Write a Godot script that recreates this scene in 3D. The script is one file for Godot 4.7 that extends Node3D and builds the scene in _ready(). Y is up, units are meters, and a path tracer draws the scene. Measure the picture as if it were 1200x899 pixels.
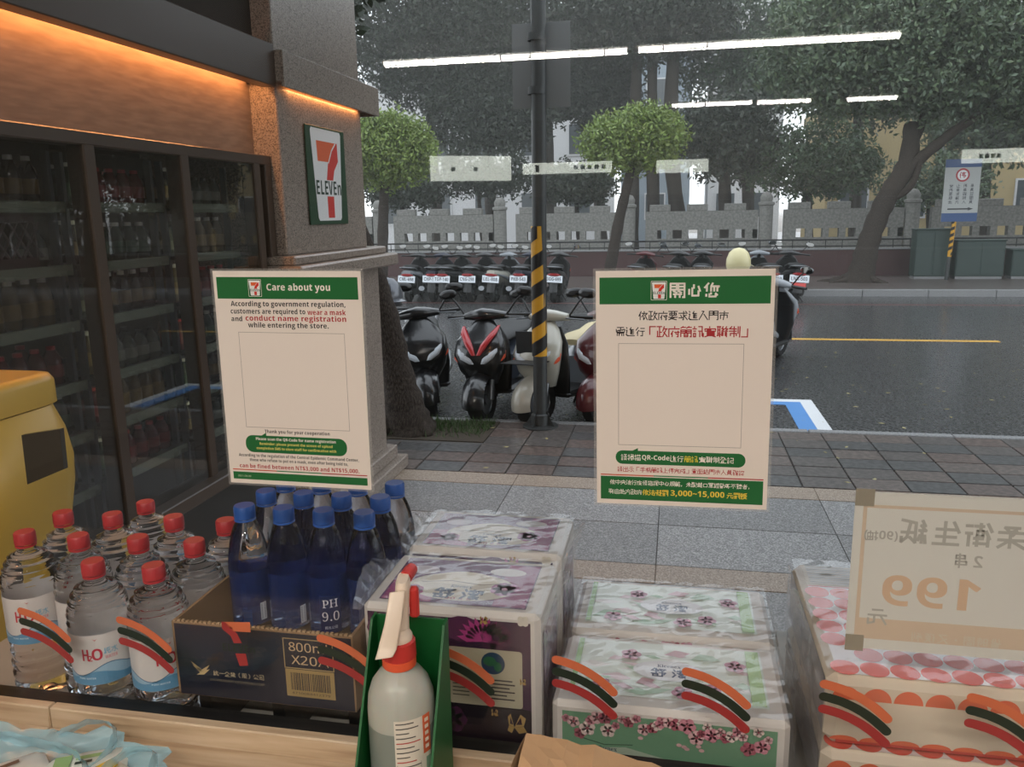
extends Node3D

# ------------------------------------------------------------------ camera model (image taken as 1200 x 899)
const FPX := 950.0
var cam_pos := Vector3(0, 1.62, 1.0)
var cam_basis := Basis(Vector3.UP, deg_to_rad(11.5)) * Basis(Vector3.RIGHT, deg_to_rad(-11.8)) * Basis(Vector3.BACK, deg_to_rad(-1.0))
var taken := {}
var M := {}
var rng := RandomNumberGenerator.new()

func ray(px: float, py: float) -> Vector3:
	return cam_basis * Vector3((px - 600.0) / FPX, -(py - 449.5) / FPX, -1.0)
func onz(px: float, py: float, z: float) -> Vector3:
	var d := ray(px, py)
	return cam_pos + d * ((z - cam_pos.z) / d.z)
func ony(px: float, py: float, y: float) -> Vector3:
	var d := ray(px, py)
	return cam_pos + d * ((y - cam_pos.y) / d.y)
func onx(px: float, py: float, x: float) -> Vector3:
	var d := ray(px, py)
	return cam_pos + d * ((x - cam_pos.x) / d.x)

# ------------------------------------------------------------------ mesh builder
class MB:
	var st := SurfaceTool.new()
	var xf := Transform3D()
	var grp := 1
	func _init() -> void:
		st.begin(Mesh.PRIMITIVE_TRIANGLES)
		st.set_smooth_group(-1)
	func flat() -> void:
		st.set_smooth_group(-1)
	func soft() -> void:
		grp += 1
		st.set_smooth_group(grp)
	func tri(a: Vector3, b: Vector3, c: Vector3) -> void: # counter-clockwise from outside
		st.add_vertex(xf * a)
		st.add_vertex(xf * c)
		st.add_vertex(xf * b)
	func quad(a: Vector3, b: Vector3, c: Vector3, d: Vector3) -> void:
		tri(a, b, c)
		tri(a, c, d)
	func away(a: Vector3, b: Vector3, c: Vector3, d: Vector3, o: Vector3) -> void:
		var n := (b - a).cross(c - a)
		if n.length_squared() < 1e-16:
			n = (c - a).cross(d - a)
		if n.dot((a + b + c + d) * 0.25 - o) >= 0.0:
			quad(a, b, c, d)
		else:
			quad(d, c, b, a)
	func box(c: Vector3, s: Vector3, b := 0.0) -> void:
		flat()
		var h := s * 0.5
		b = minf(b, minf(h.x, minf(h.y, h.z)) * 0.98)
		for ax in 3:
			var u := (ax + 1) % 3
			var v := (ax + 2) % 3
			for sg in [-1.0, 1.0]:
				var q := []
				for k in [[-1, -1], [1, -1], [1, 1], [-1, 1]]:
					var p := c
					p[ax] += sg * h[ax]
					p[u] += k[0] * (h[u] - b)
					p[v] += k[1] * (h[v] - b)
					q.append(p)
				away(q[0], q[1], q[2], q[3], c)
				if b > 0.0:
					for sv in [-1.0, 1.0]: # edge between axis ax and axis u
						var e := []
						for k in [-1.0, 1.0]:
							var p := c
							p[ax] += sg * h[ax]
							p[u] += sv * (h[u] - b)
							p[v] += k * (h[v] - b)
							e.append(p)
						for k in [1.0, -1.0]:
							var p := c
							p[ax] += sg * (h[ax] - b)
							p[u] += sv * h[u]
							p[v] += k * (h[v] - b)
							e.append(p)
						away(e[0], e[1], e[2], e[3], c)
		if b > 0.0:
			for sx in [-1.0, 1.0]:
				for sy in [-1.0, 1.0]:
					for sz in [-1.0, 1.0]:
						var s3 := Vector3(sx, sy, sz)
						var p0 := c + s3 * Vector3(h.x, h.y - b, h.z - b)
						var p1 := c + s3 * Vector3(h.x - b, h.y, h.z - b)
						var p2 := c + s3 * Vector3(h.x - b, h.y - b, h.z)
						if (p1 - p0).cross(p2 - p0).dot(p0 - c) >= 0.0:
							tri(p0, p1, p2)
						else:
							tri(p0, p2, p1)
	func span(a: Vector3, b: Vector3, bev := 0.0) -> void: # box between two corners
		box((a + b) * 0.5, (b - a).abs(), bev)
	func lathe(pr: Array, n := 24, rad: Variant = null) -> void: # profile of Vector2(r, y) from bottom to top
		var last := Vector2.ZERO
		soft()
		for i in pr.size() - 1:
			var a: Vector2 = pr[i]
			var b: Vector2 = pr[i + 1]
			var d := (b - a).normalized()
			if i > 0 and absf(last.angle_to(d)) > 0.7:
				soft()
			last = d
			for k in n:
				var t0 := TAU * k / n
				var t1 := TAU * (k + 1) / n
				var q := []
				for w in [[a, t0], [a, t1], [b, t1], [b, t0]]:
					var p: Vector2 = w[0]
					var t: float = w[1]
					var r := p.x
					if rad != null:
						r = rad.call(t, p.y, r)
					q.append(Vector3(sin(t) * r, p.y, cos(t) * r))
				if a.x < 1e-6:
					tri(q[0], q[2], q[3])
				elif b.x < 1e-6:
					tri(q[0], q[1], q[2])
				else:
					quad(q[0], q[1], q[2], q[3])
	func tube(pts: Array, radii: Variant, n := 8, caps := true) -> void:
		var rings := []
		var up := Vector3.UP
		var t0: Vector3 = (pts[1] - pts[0]).normalized()
		if absf(t0.dot(up)) > 0.9:
			up = Vector3.RIGHT
		var side := t0.cross(up).normalized()
		for i in pts.size():
			var t: Vector3
			if i == 0:
				t = t0
			elif i == pts.size() - 1:
				t = (pts[i] - pts[i - 1]).normalized()
			else:
				t = (pts[i + 1] - pts[i - 1]).normalized()
			side = (side - t * side.dot(t)).normalized()
			var bn := t.cross(side).normalized()
			var r: float = radii[i] if radii is Array else radii
			var ring := []
			for k in n:
				var a := TAU * k / n
				ring.append(pts[i] + (side * cos(a) + bn * sin(a)) * r)
			rings.append(ring)
		soft()
		for i in rings.size() - 1:
			for k in n:
				var j := (k + 1) % n
				quad(rings[i][k], rings[i][j], rings[i + 1][j], rings[i + 1][k])
		if caps:
			flat()
			for k in range(1, n - 1):
				tri(rings[0][0], rings[0][k + 1], rings[0][k])
				var e: Array = rings[-1]
				tri(e[0], e[k], e[k + 1])
	func loft(secs: Array, u: Vector3, v: Vector3, n := 14, pw := 0.7) -> void: # sections [centre, ru, rv]
		var rings := []
		for s in secs:
			var ring := []
			for k in n:
				var a := TAU * k / n
				var ca := cos(a)
				var sa := sin(a)
				ring.append(s[0] + u * s[1] * signf(ca) * pow(absf(ca), pw) + v * s[2] * signf(sa) * pow(absf(sa), pw))
			rings.append(ring)
		soft()
		for i in rings.size() - 1:
			var o: Vector3 = (secs[i][0] + secs[i + 1][0]) * 0.5
			for k in n:
				var j := (k + 1) % n
				away(rings[i][k], rings[i][j], rings[i + 1][j], rings[i + 1][k], o)
		flat()
		for w in [0, -1]:
			var e: Array = rings[w]
			for k in range(1, n - 1):
				if w == 0:
					tri(e[0], e[k + 1], e[k])
				else:
					tri(e[0], e[k], e[k + 1])
	func sheet(nu: int, nv: int, f: Callable, smooth := true) -> void:
		if smooth:
			soft()
		else:
			flat()
		var g := []
		for j in nv + 1:
			var row := []
			for i in nu + 1:
				row.append(f.call(float(i) / nu, float(j) / nv))
			g.append(row)
		for j in nv:
			for i in nu:
				quad(g[j][i], g[j][i + 1], g[j + 1][i + 1], g[j + 1][i])
	func prism(outline: PackedVector2Array, d: float) -> void: # outline in xy, thickness d along +z
		flat()
		var ix := Geometry2D.triangulate_polygon(outline)
		for k in range(0, ix.size(), 3):
			var a := outline[ix[k]]
			var b := outline[ix[k + 1]]
			var c := outline[ix[k + 2]]
			if (b - a).cross(c - a) < 0.0:
				var w := b
				b = c
				c = w
			tri(Vector3(a.x, a.y, d), Vector3(b.x, b.y, d), Vector3(c.x, c.y, d))
			tri(Vector3(a.x, a.y, 0), Vector3(c.x, c.y, 0), Vector3(b.x, b.y, 0))
		var cw := Geometry2D.is_polygon_clockwise(outline)
		var n := outline.size()
		for k in n:
			var a := outline[k]
			var b := outline[(k + 1) % n]
			if cw:
				var w := a
				a = b
				b = w
			# y-up counter-clockwise outline
			quad(Vector3(b.x, b.y, 0), Vector3(b.x, b.y, d), Vector3(a.x, a.y, d), Vector3(a.x, a.y, 0))
	func done() -> ArrayMesh:
		st.generate_normals()
		return st.commit()

# ------------------------------------------------------------------ flat print: coloured shapes on a plane or a curved face
class Flat:
	var st := SurfaceTool.new()
	var map: Callable
	var lift := 0.0003
	var step := 0.00012
	var used := false
	var strokes := 0
	static var fonts := {}
	func _init(m: Callable) -> void:
		map = m
		st.begin(Mesh.PRIMITIVE_TRIANGLES)
		st.set_smooth_group(-1)
	func up() -> void:
		lift += step
	func t3(a: Vector2, b: Vector2, c: Vector2, col: Color) -> void:
		used = true
		if (b - a).cross(c - a) > 0.0: # make clockwise in y-up
			var w := b
			b = c
			c = w
		for p in [a, b, c]:
			st.set_color(col.srgb_to_linear())
			st.add_vertex(map.call(p.x, p.y, lift))
	func poly(pts: PackedVector2Array, col: Color) -> void:
		var ix := Geometry2D.triangulate_polygon(pts)
		for k in range(0, ix.size(), 3):
			t3(pts[ix[k]], pts[ix[k + 1]], pts[ix[k + 2]], col)
	func rect(x0: float, y0: float, x1: float, y1: float, col: Color, cuts := 1) -> void:
		for k in cuts:
			var a := lerpf(x0, x1, float(k) / cuts)
			var b := lerpf(x0, x1, float(k + 1) / cuts)
			t3(Vector2(a, y0), Vector2(b, y0), Vector2(b, y1), col)
			t3(Vector2(a, y0), Vector2(b, y1), Vector2(a, y1), col)
	func rrect(x0: float, y0: float, x1: float, y1: float, r: float, col: Color) -> void:
		var pts := PackedVector2Array()
		for c in [[x1 - r, y1 - r, 0], [x0 + r, y1 - r, 1], [x0 + r, y0 + r, 2], [x1 - r, y0 + r, 3]]:
			for k in 6:
				var a: float = (c[2] + k / 5.0) * PI / 2
				pts.append(Vector2(c[0] + cos(a) * r, c[1] + sin(a) * r))
		poly(pts, col)
	func ell(cx: float, cy: float, rx: float, ry: float, col: Color, n := 24, a0 := 0.0, a1 := TAU) -> void:
		for k in n:
			var a := lerpf(a0, a1, float(k) / n)
			var b := lerpf(a0, a1, float(k + 1) / n)
			t3(Vector2(cx, cy), Vector2(cx + cos(a) * rx, cy + sin(a) * ry), Vector2(cx + cos(b) * rx, cy + sin(b) * ry), col)
	func line(pts: Array, w: float, col: Color, round_ends := false) -> void:
		var was := lift # crossing strokes must not lie in one plane
		strokes += 1
		lift += (strokes % 9) * 0.000006
		for i in pts.size() - 1:
			var a: Vector2 = pts[i]
			var b: Vector2 = pts[i + 1]
			var d := (b - a).normalized()
			if d == Vector2.ZERO:
				continue
			var n := d.orthogonal() * w * 0.5
			var e := d * w * (0.0 if round_ends else 0.35)
			t3(a - e + n, b + e + n, b + e - n, col)
			t3(a - e + n, b + e - n, a - e - n, col)
		if round_ends:
			for p in pts:
				ell(p.x, p.y, w * 0.5, w * 0.5, col, 12)
		lift = was
	func frame(x0: float, y0: float, x1: float, y1: float, w: float, col: Color) -> void:
		line([Vector2(x0, y0), Vector2(x1, y0), Vector2(x1, y1), Vector2(x0, y1), Vector2(x0, y0)], w, col)
	func text(s: String, cx: float, cy: float, h: float, col: Color, wide := 0.0, bold := true, serif := false, mirror := false) -> void:
		# cx, cy: centre; h: cap height; wide: width to fit (0 = natural)
		var key := [bold, serif]
		if not fonts.has(key):
			var f := SystemFont.new()
			f.font_names = PackedStringArray(["Droid Serif" if serif else "Droid Sans"])
			f.font_weight = 700 if bold else 400
			fonts[key] = f
		var tm := TextMesh.new()
		tm.font = fonts[key]
		tm.text = s
		tm.font_size = 48
		tm.curve_step = 2.0
		tm.depth = 0.0
		tm.pixel_size = 1.0
		var ar := tm.get_mesh_arrays()
		if ar.size() == 0 or ar[Mesh.ARRAY_VERTEX] == null:
			return
		var vs: PackedVector3Array = ar[Mesh.ARRAY_VERTEX]
		var ix: PackedInt32Array = ar[Mesh.ARRAY_INDEX] if ar[Mesh.ARRAY_INDEX] != null else PackedInt32Array(range(vs.size()))
		var lo := Vector2(1e9, 1e9)
		var hi := -lo
		for v in vs:
			lo = lo.min(Vector2(v.x, v.y))
			hi = hi.max(Vector2(v.x, v.y))
		var k := h / 34.3
		var kx := k if wide <= 0.0 else wide / (hi.x - lo.x)
		var mid := (lo + hi) * 0.5
		var sg := -1.0 if mirror else 1.0
		for q in range(0, ix.size(), 3):
			var p := []
			for j in 3:
				var v := vs[ix[q + j]]
				p.append(Vector2(cx + sg * (v.x - mid.x) * kx, cy + (v.y - mid.y) * k))
			t3(p[0], p[1], p[2], col)
	func glyph(g: Dictionary, key: String, x0: float, y0: float, x1: float, y1: float, w: float, col: Color, deep := 0) -> void:
		if not g.has(key) or deep > 3:
			return
		for tok in String(g[key]).split(" ", false):
			if tok.unicode_at(0) >= 48 and tok.unicode_at(0) <= 57:
				var pts := []
				for k in range(0, tok.length() - 1, 2):
					pts.append(Vector2(lerpf(x0, x1, (tok.unicode_at(k) - 48) / 9.0), lerpf(y0, y1, (tok.unicode_at(k + 1) - 48) / 9.0)))
				line(pts, w, col)
			else:
				var b := []
				for k in 4:
					b.append((tok.unicode_at(k + 1) - 48) / 9.0)
				glyph(g, tok[0], lerpf(x0, x1, b[0]), lerpf(y0, y1, b[1]), lerpf(x0, x1, b[2]), lerpf(y0, y1, b[3]), w, col, deep + 1)
	func han(g: Dictionary, s: String, cx: float, cy: float, size: float, col: Color, pitch := 0.0, wt := 0.11, mirror := false) -> void:
		# a row of characters centred on cx, cy
		if pitch <= 0.0:
			pitch = size * 1.08
		var sg := -1.0 if mirror else 1.0
		var x := cx - sg * pitch * (s.length() - 1) * 0.5
		var r := size * 0.44
		for ch in s:
			glyph(g, ch, x - sg * r, cy + r, x + sg * r, cy - r, size * wt, col)
			x += sg * pitch
	func done() -> ArrayMesh:
		st.generate_normals()
		return st.commit()

# ------------------------------------------------------------------ scene helpers
func numbered(n: String) -> String:
	if not taken.has(n):
		taken[n] = 0
		return n
	taken[n] += 1
	return "%s_%03d" % [n, taken[n]]
func tag(o: Node, label: String, cat: String, group := "", kind := "") -> void:
	if label != "":
		o.set_meta("label", label)
	if cat != "":
		o.set_meta("category", cat)
	if group != "":
		o.set_meta("group", group)
	if kind != "":
		o.set_meta("kind", kind)
func thing(n: String, label: String, cat: String, at := Vector3.ZERO, turn := 0.0, group := "") -> Node3D:
	var o := Node3D.new()
	o.name = numbered(n)
	add_child(o)
	o.position = at
	o.rotation.y = turn
	tag(o, label, cat, group)
	return o
func struct(n: String, label: String, cat: String) -> Node3D:
	var o := thing(n, label, cat)
	o.set_meta("kind", "structure")
	return o
func part(p: Node, n: String, mesh: Mesh, mat: Material, label := "") -> MeshInstance3D:
	var o := MeshInstance3D.new()
	o.name = n
	o.mesh = mesh
	o.material_override = mat
	p.add_child(o, true)
	if label != "":
		o.set_meta("label", label)
	return o
func solo(n: String, mesh: Mesh, mat: Material, label: String, cat: String, at := Vector3.ZERO, group := "", kind := "") -> MeshInstance3D:
	var o := MeshInstance3D.new()
	o.name = numbered(n)
	o.mesh = mesh
	o.material_override = mat
	add_child(o)
	o.position = at
	tag(o, label, cat, group, kind)
	return o
func copy(o: Node3D, label := "") -> Node3D:
	var c: Node3D = o.duplicate()
	c.name = numbered(String(o.name).rstrip("0123456789").trim_suffix("_"))
	add_child(c)
	if label != "":
		c.set_meta("label", label)
	return c
func plane(o: Vector3, u: Vector3, v: Vector3) -> Callable: # print on a plane: x along u, y along v, lifted along u x v
	var n := u.cross(v).normalized()
	return func(x: float, y: float, l: float) -> Vector3: return o + u * x + v * y + n * l
func boxed(c: Vector3, s: Vector3, b := 0.0) -> ArrayMesh:
	var m := MB.new()
	m.box(c, s, b)
	return m.done()
func spanned(a: Vector3, b: Vector3, bev := 0.0) -> ArrayMesh:
	return boxed((a + b) * 0.5, (b - a).abs(), bev)
func tubed(pts: Array, r: Variant, n := 8) -> ArrayMesh:
	var m := MB.new()
	m.tube(pts, r, n)
	return m.done()
func lathed(pr: Array, n := 24, rad: Variant = null) -> ArrayMesh:
	var m := MB.new()
	m.lathe(pr, n, rad)
	return m.done()

# ------------------------------------------------------------------ materials
func mat(n: String, c: Color, rough := 0.6, metal := 0.0, spec := 0.5) -> StandardMaterial3D:
	var m := StandardMaterial3D.new()
	m.resource_name = n
	m.albedo_color = c
	m.roughness = rough
	m.metallic = metal
	m.metallic_specular = spec
	M[n] = m
	return m
func noise(freq: float, seed_: int, stops: Array, type := FastNoiseLite.TYPE_SIMPLEX_SMOOTH, oct := 4, size := 512, normal := false) -> NoiseTexture2D:
	var f := FastNoiseLite.new()
	f.seed = seed_
	f.noise_type = type
	f.frequency = freq
	f.fractal_octaves = oct
	var t := NoiseTexture2D.new()
	t.width = size
	t.height = size
	t.seamless = true
	t.noise = f
	if normal:
		t.as_normal_map = true
		t.bump_strength = 6.0
	elif stops.size():
		var g := Gradient.new()
		var off := PackedFloat32Array()
		var col := PackedColorArray()
		for s in stops:
			off.append(s[0])
			col.append(s[1])
		g.offsets = off
		g.colors = col
		t.color_ramp = g
	return t
func textured(n: String, tex: Texture2D, scale: Vector3, rough := 0.6, spec := 0.5, bump := 0.0) -> StandardMaterial3D:
	var m := mat(n, Color.WHITE, rough, 0.0, spec)
	m.albedo_texture = tex
	m.uv1_triplanar = true
	m.uv1_world_triplanar = true
	m.uv1_scale = scale
	if bump > 0.0:
		m.heightmap_enabled = true
		m.heightmap_texture = tex
		m.heightmap_scale = bump
	return m
func grey(v: float, tint := Color(1, 1, 1)) -> Color:
	return Color(v * tint.r, v * tint.g, v * tint.b)
func hexc(s: String) -> Color:
	return Color.html(s)
func glow(n: String, c: Color, e: float) -> StandardMaterial3D:
	var m := mat(n, c, 0.5)
	m.emission_enabled = true
	m.emission = c
	m.emission_energy_multiplier = e
	return m
func clear(n: String, c: Color, rough := 0.03, spec := 0.5) -> StandardMaterial3D:
	var m := mat(n, c, rough, 0.0, spec)
	m.transparency = BaseMaterial3D.TRANSPARENCY_ALPHA
	return m
func make_materials() -> void:
	var ink := mat("ink", Color.WHITE, 0.45)
	ink.vertex_color_use_as_albedo = true
	var gloss := mat("gloss_ink", Color.WHITE, 0.22)
	gloss.vertex_color_use_as_albedo = true
	# stone, paving, road
	textured("granite_grey", noise(0.22, 3, [[0.0, grey(0.30)], [0.42, grey(0.47)], [0.55, grey(0.56)], [0.8, grey(0.70)]], FastNoiseLite.TYPE_VALUE, 2), Vector3.ONE * 1.7, 0.35)
	textured("granite_grey_dark", noise(0.22, 4, [[0.0, grey(0.24)], [0.42, grey(0.41)], [0.55, grey(0.49)], [0.8, grey(0.62)]], FastNoiseLite.TYPE_VALUE, 2), Vector3.ONE * 1.7, 0.35)
	textured("granite_pink", noise(0.22, 5, [[0.0, Color(0.38, 0.33, 0.29)], [0.45, Color(0.58, 0.51, 0.44)], [0.75, Color(0.70, 0.64, 0.57)]], FastNoiseLite.TYPE_VALUE, 2), Vector3.ONE * 2.0, 0.4)
	textured("granite_pillar", noise(0.16, 6, [[0.0, Color(0.30, 0.27, 0.25)], [0.32, Color(0.42, 0.38, 0.35)], [0.46, Color(0.58, 0.53, 0.49)], [0.75, Color(0.66, 0.61, 0.56)]], FastNoiseLite.TYPE_VALUE, 2), Vector3.ONE * 3.2, 0.3)
	for k in 4:
		var b: Color = [Color(0.35, 0.33, 0.32), Color(0.38, 0.33, 0.31), Color(0.31, 0.31, 0.31), Color(0.40, 0.36, 0.34)][k]
		textured("paver_%d" % k, noise(0.03, 10 + k, [[0.25, b * 0.82], [0.75, b * 1.15]]), Vector3.ONE * 1.3, 0.28, 0.5)
	var road := textured("asphalt", noise(0.25, 20, [[0.2, grey(0.18)], [0.5, grey(0.26)], [0.8, grey(0.38)]], FastNoiseLite.TYPE_VALUE, 3), Vector3.ONE * 2.2, 0.3, 0.5, 0.0)
	road.roughness = 1.0
	road.roughness_texture = noise(0.02, 21, [[0.3, grey(0.16)], [0.55, grey(0.27)], [0.8, grey(0.40)]], FastNoiseLite.TYPE_SIMPLEX_SMOOTH, 5)
	textured("far_paving", noise(0.05, 22, [[0.2, Color(0.30, 0.27, 0.26)], [0.8, Color(0.42, 0.38, 0.36)]]), Vector3.ONE * 0.5, 0.3)
	mat("grout", Color(0.30, 0.29, 0.28), 0.7)
	textured("kerb", noise(0.1, 23, [[0.2, grey(0.42)], [0.8, grey(0.60)]]), Vector3.ONE, 0.5)
	mat("line_white", Color(0.86, 0.87, 0.88), 0.4)
	mat("line_blue", Color(0.32, 0.55, 0.80), 0.4)
	mat("line_yellow", Color(0.85, 0.66, 0.30), 0.4)
	mat("line_red", Color(0.45, 0.28, 0.27), 0.4)
	textured("soil", noise(0.08, 24, [[0.2, Color(0.16, 0.13, 0.10)], [0.8, Color(0.30, 0.26, 0.20)]]), Vector3.ONE * 2.0, 0.9)
	textured("wall_stone", noise(0.04, 25, [[0.2, Color(0.44, 0.44, 0.42)], [0.8, Color(0.55, 0.54, 0.52)]]), Vector3.ONE * 0.6, 0.8)
	textured("wall_brick_red", noise(0.1, 26, [[0.2, Color(0.24, 0.15, 0.15)], [0.8, Color(0.33, 0.21, 0.20)]]), Vector3.ONE * 1.0, 0.7)
	# building wing
	textured("panel_brown", noise(0.01, 27, [[0.2, Color(0.52, 0.44, 0.38)], [0.8, Color(0.58, 0.50, 0.43)]]), Vector3(1, 6, 1), 0.18)
	mat("frame_brown", Color(0.27, 0.21, 0.165), 0.35)
	mat("dark_metal", Color(0.10, 0.10, 0.10), 0.4, 0.3)
	mat("black_plastic", Color(0.055, 0.055, 0.06), 0.35)
	mat("shelf_metal", Color(0.24, 0.24, 0.22), 0.4, 0.4)
	clear("price_rail", Color(0.8, 0.85, 0.75, 0.35), 0.08)
	mat("soffit_dark", Color(0.20, 0.17, 0.15), 0.8)
	mat("plinth_black", Color(0.07, 0.065, 0.06), 0.3)
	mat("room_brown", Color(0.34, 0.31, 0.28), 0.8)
	# interior
	var wood := textured("wood_counter", noise(0.018, 30, [[0.15, Color(0.68, 0.57, 0.46)], [0.45, Color(0.77, 0.67, 0.55)], [0.8, Color(0.82, 0.73, 0.62)]], FastNoiseLite.TYPE_SIMPLEX_SMOOTH, 5), Vector3(0.35, 4.0, 4.0), 0.38)
	wood.uv1_offset = Vector3(0.1, 0.2, 0.3)
	mat("ceiling_white", Color(0.80, 0.80, 0.79), 0.9)
	mat("wall_cream", Color(0.62, 0.58, 0.52), 0.8)
	textured("floor_tile", noise(0.1, 31, [[0.3, Color(0.36, 0.35, 0.33)], [0.7, Color(0.44, 0.43, 0.41)]]), Vector3.ONE, 0.3)
	clear("window_glass", Color(0.75, 0.78, 0.76, 0.002), 0.0, 0.38)
	clear("wing_glass", Color(0.035, 0.032, 0.028, 0.28), 0.0, 0.5)  # dark tint added so the drinks room behind looks dim
	# goods
	mat("cardboard", Color(0.56, 0.45, 0.33), 0.8)
	mat("cardboard_edge", Color(0.66, 0.55, 0.42), 0.9)
	var pet := mat("pet_water", Color(0.97, 0.985, 1.0, 0.0), 0.02)
	pet.refraction_enabled = true
	pet.refraction_scale = 0.033
	pet.transparency = BaseMaterial3D.TRANSPARENCY_ALPHA
	var petb := mat("pet_blue", Color(0.95, 0.97, 1.0, 0.0), 0.02)
	petb.refraction_enabled = true
	petb.refraction_scale = 0.033
	petb.transparency = BaseMaterial3D.TRANSPARENCY_ALPHA
	mat("cap_red", Color(0.72, 0.20, 0.22), 0.4)
	mat("cap_blue", Color(0.16, 0.36, 0.68), 0.4)
	clear("blue_film", Color(0.12, 0.20, 0.42, 0.66), 0.15)
	clear("blue_film_pale", Color(0.20, 0.34, 0.60, 0.40), 0.12)
	mat("label_white", Color(0.84, 0.82, 0.81), 0.35)
	mat("tissue_white", Color(0.84, 0.82, 0.80), 0.5)
	mat("tissue_cream", Color(0.84, 0.79, 0.71), 0.55)
	clear("wrap_film", Color(0.92, 0.93, 0.95, 0.015), 0.06, 0.42)
	clear("wrap_film_thick", Color(0.90, 0.91, 0.93, 0.16), 0.08, 0.5)
	mat("paper_poster", Color(0.90, 0.85, 0.81), 0.4)
	clear("laminate", Color(0.9, 0.88, 0.86, 0.10), 0.05)
	mat("paper_price", Color(0.85, 0.845, 0.82), 0.6)
	M["paper_price"].backlight_enabled = true
	M["paper_price"].backlight = Color(0.50, 0.50, 0.48)
	mat("tape", Color(0.58, 0.55, 0.49), 0.3)
	mat("card_green", Color(0.06, 0.36, 0.16), 0.45)
	mat("card_green_edge", Color(0.12, 0.45, 0.22), 0.6)
	var hdpe := mat("hdpe_cloudy", Color(0.70, 0.70, 0.66), 0.35)
	hdpe.subsurf_scatter_enabled = true
	hdpe.subsurf_scatter_strength = 0.3
	mat("hdpe_liquid", Color(0.50, 0.53, 0.50), 0.3)
	mat("trigger_cream", Color(0.93, 0.85, 0.77), 0.4)
	mat("trigger_red", Color(0.80, 0.22, 0.20), 0.4)
	mat("collar_orange", Color(0.90, 0.36, 0.22), 0.4)
	mat("sticker_orange", Color(0.80, 0.42, 0.28), 0.4)
	mat("sticker_green", Color(0.13, 0.18, 0.14), 0.4)
	mat("sticker_red", Color(0.62, 0.20, 0.20), 0.4)
	clear("bag_blue", Color(0.62, 0.83, 0.90, 0.55), 0.2)
	mat("kraft", Color(0.80, 0.64, 0.48), 0.75)
	mat("kraft_cord", Color(0.62, 0.46, 0.32), 0.8)
	mat("machine_yellow", Color(0.78, 0.63, 0.26), 0.35)
	mat("machine_screen", Color(0.22, 0.20, 0.17), 0.2)
	# vehicles
	for e in [["paint_black", Color(0.07, 0.075, 0.085)], ["paint_grey", Color(0.30, 0.33, 0.38)], ["paint_white", Color(0.72, 0.71, 0.66)], ["paint_wine", Color(0.32, 0.06, 0.09)], ["paint_red", Color(0.72, 0.13, 0.16)], ["paint_navy", Color(0.09, 0.11, 0.19)], ["paint_silver", Color(0.52, 0.54, 0.56)]]:
		var p := mat(e[0], e[1], 0.3)
		p.clearcoat_enabled = true
		p.clearcoat = 0.8
		p.clearcoat_roughness = 0.05
	mat("tyre", Color(0.05, 0.05, 0.05), 0.8)
	mat("chrome", Color(0.75, 0.76, 0.78), 0.12, 1.0)
	mat("steel", Color(0.50, 0.51, 0.52), 0.35, 0.8)
	mat("seat_black", Color(0.07, 0.07, 0.07), 0.55)
	mat("seat_cream", Color(0.80, 0.74, 0.58), 0.5)
	mat("lamp_lens", Color(0.80, 0.83, 0.86), 0.08)
	mat("tail_red", Color(0.55, 0.07, 0.08), 0.2)
	mat("plate_white", Color(0.86, 0.88, 0.90), 0.4)
	mat("notice_white", Color(0.68, 0.69, 0.68), 0.5)
	mat("plate_red", Color(0.80, 0.30, 0.28), 0.4)
	mat("mirror_glass", Color(0.9, 0.92, 0.93), 0.03, 1.0)
	mat("helmet_grey", Color(0.42, 0.43, 0.45), 0.2, 0.4)
	mat("helmet_cream", Color(0.84, 0.80, 0.62), 0.3)
	mat("pole_grey", Color(0.26, 0.27, 0.27), 0.45, 0.4)
	mat("stripe_yellow", Color(0.84, 0.62, 0.14), 0.4)
	mat("stripe_black", Color(0.06, 0.06, 0.06), 0.4)
	mat("sign_back", Color(0.46, 0.47, 0.47), 0.5, 0.3)
	mat("utility_green", Color(0.17, 0.24, 0.22), 0.45)
	# plants
	textured("bark", noise(0.05, 40, [[0.2, Color(0.13, 0.11, 0.10)], [0.5, Color(0.23, 0.20, 0.18)], [0.8, Color(0.33, 0.30, 0.27)]]), Vector3(3, 0.9, 3), 0.85, 0.3, 1.0)
	for e in [["leaf_bright", Color(0.50, 0.57, 0.30)], ["leaf_mid", Color(0.26, 0.34, 0.24)], ["leaf_dark", Color(0.15, 0.19, 0.14)], ["leaf_hazed", Color(0.37, 0.43, 0.35)], ["leaf_grass", Color(0.26, 0.36, 0.18)]]:  # pale grey-green crowns have the haze put into their leaf colour
		var p := mat(e[0], e[1], 0.5)
		p.vertex_color_use_as_albedo = true
		p.backlight_enabled = true
		p.backlight = Color(0.35, 0.45, 0.22)
	# far buildings
	mat("build_white", Color(0.82, 0.82, 0.82), 0.8)
	mat("build_yellow", Color(0.70, 0.62, 0.44), 0.8)
	mat("build_blue", Color(0.55, 0.60, 0.64), 0.8)
	mat("build_window", Color(0.25, 0.28, 0.30), 0.15)
	glow("tube_glow", Color(1.0, 0.98, 0.95), 26.0)
	glow("warm_strip", Color(1.0, 0.60, 0.30), 5.0)
	glow("cooler_led", Color(0.95, 1.0, 0.80), 1.2)
	glow("sign_lit", Color(0.93, 0.95, 0.90), 9.0)

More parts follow.
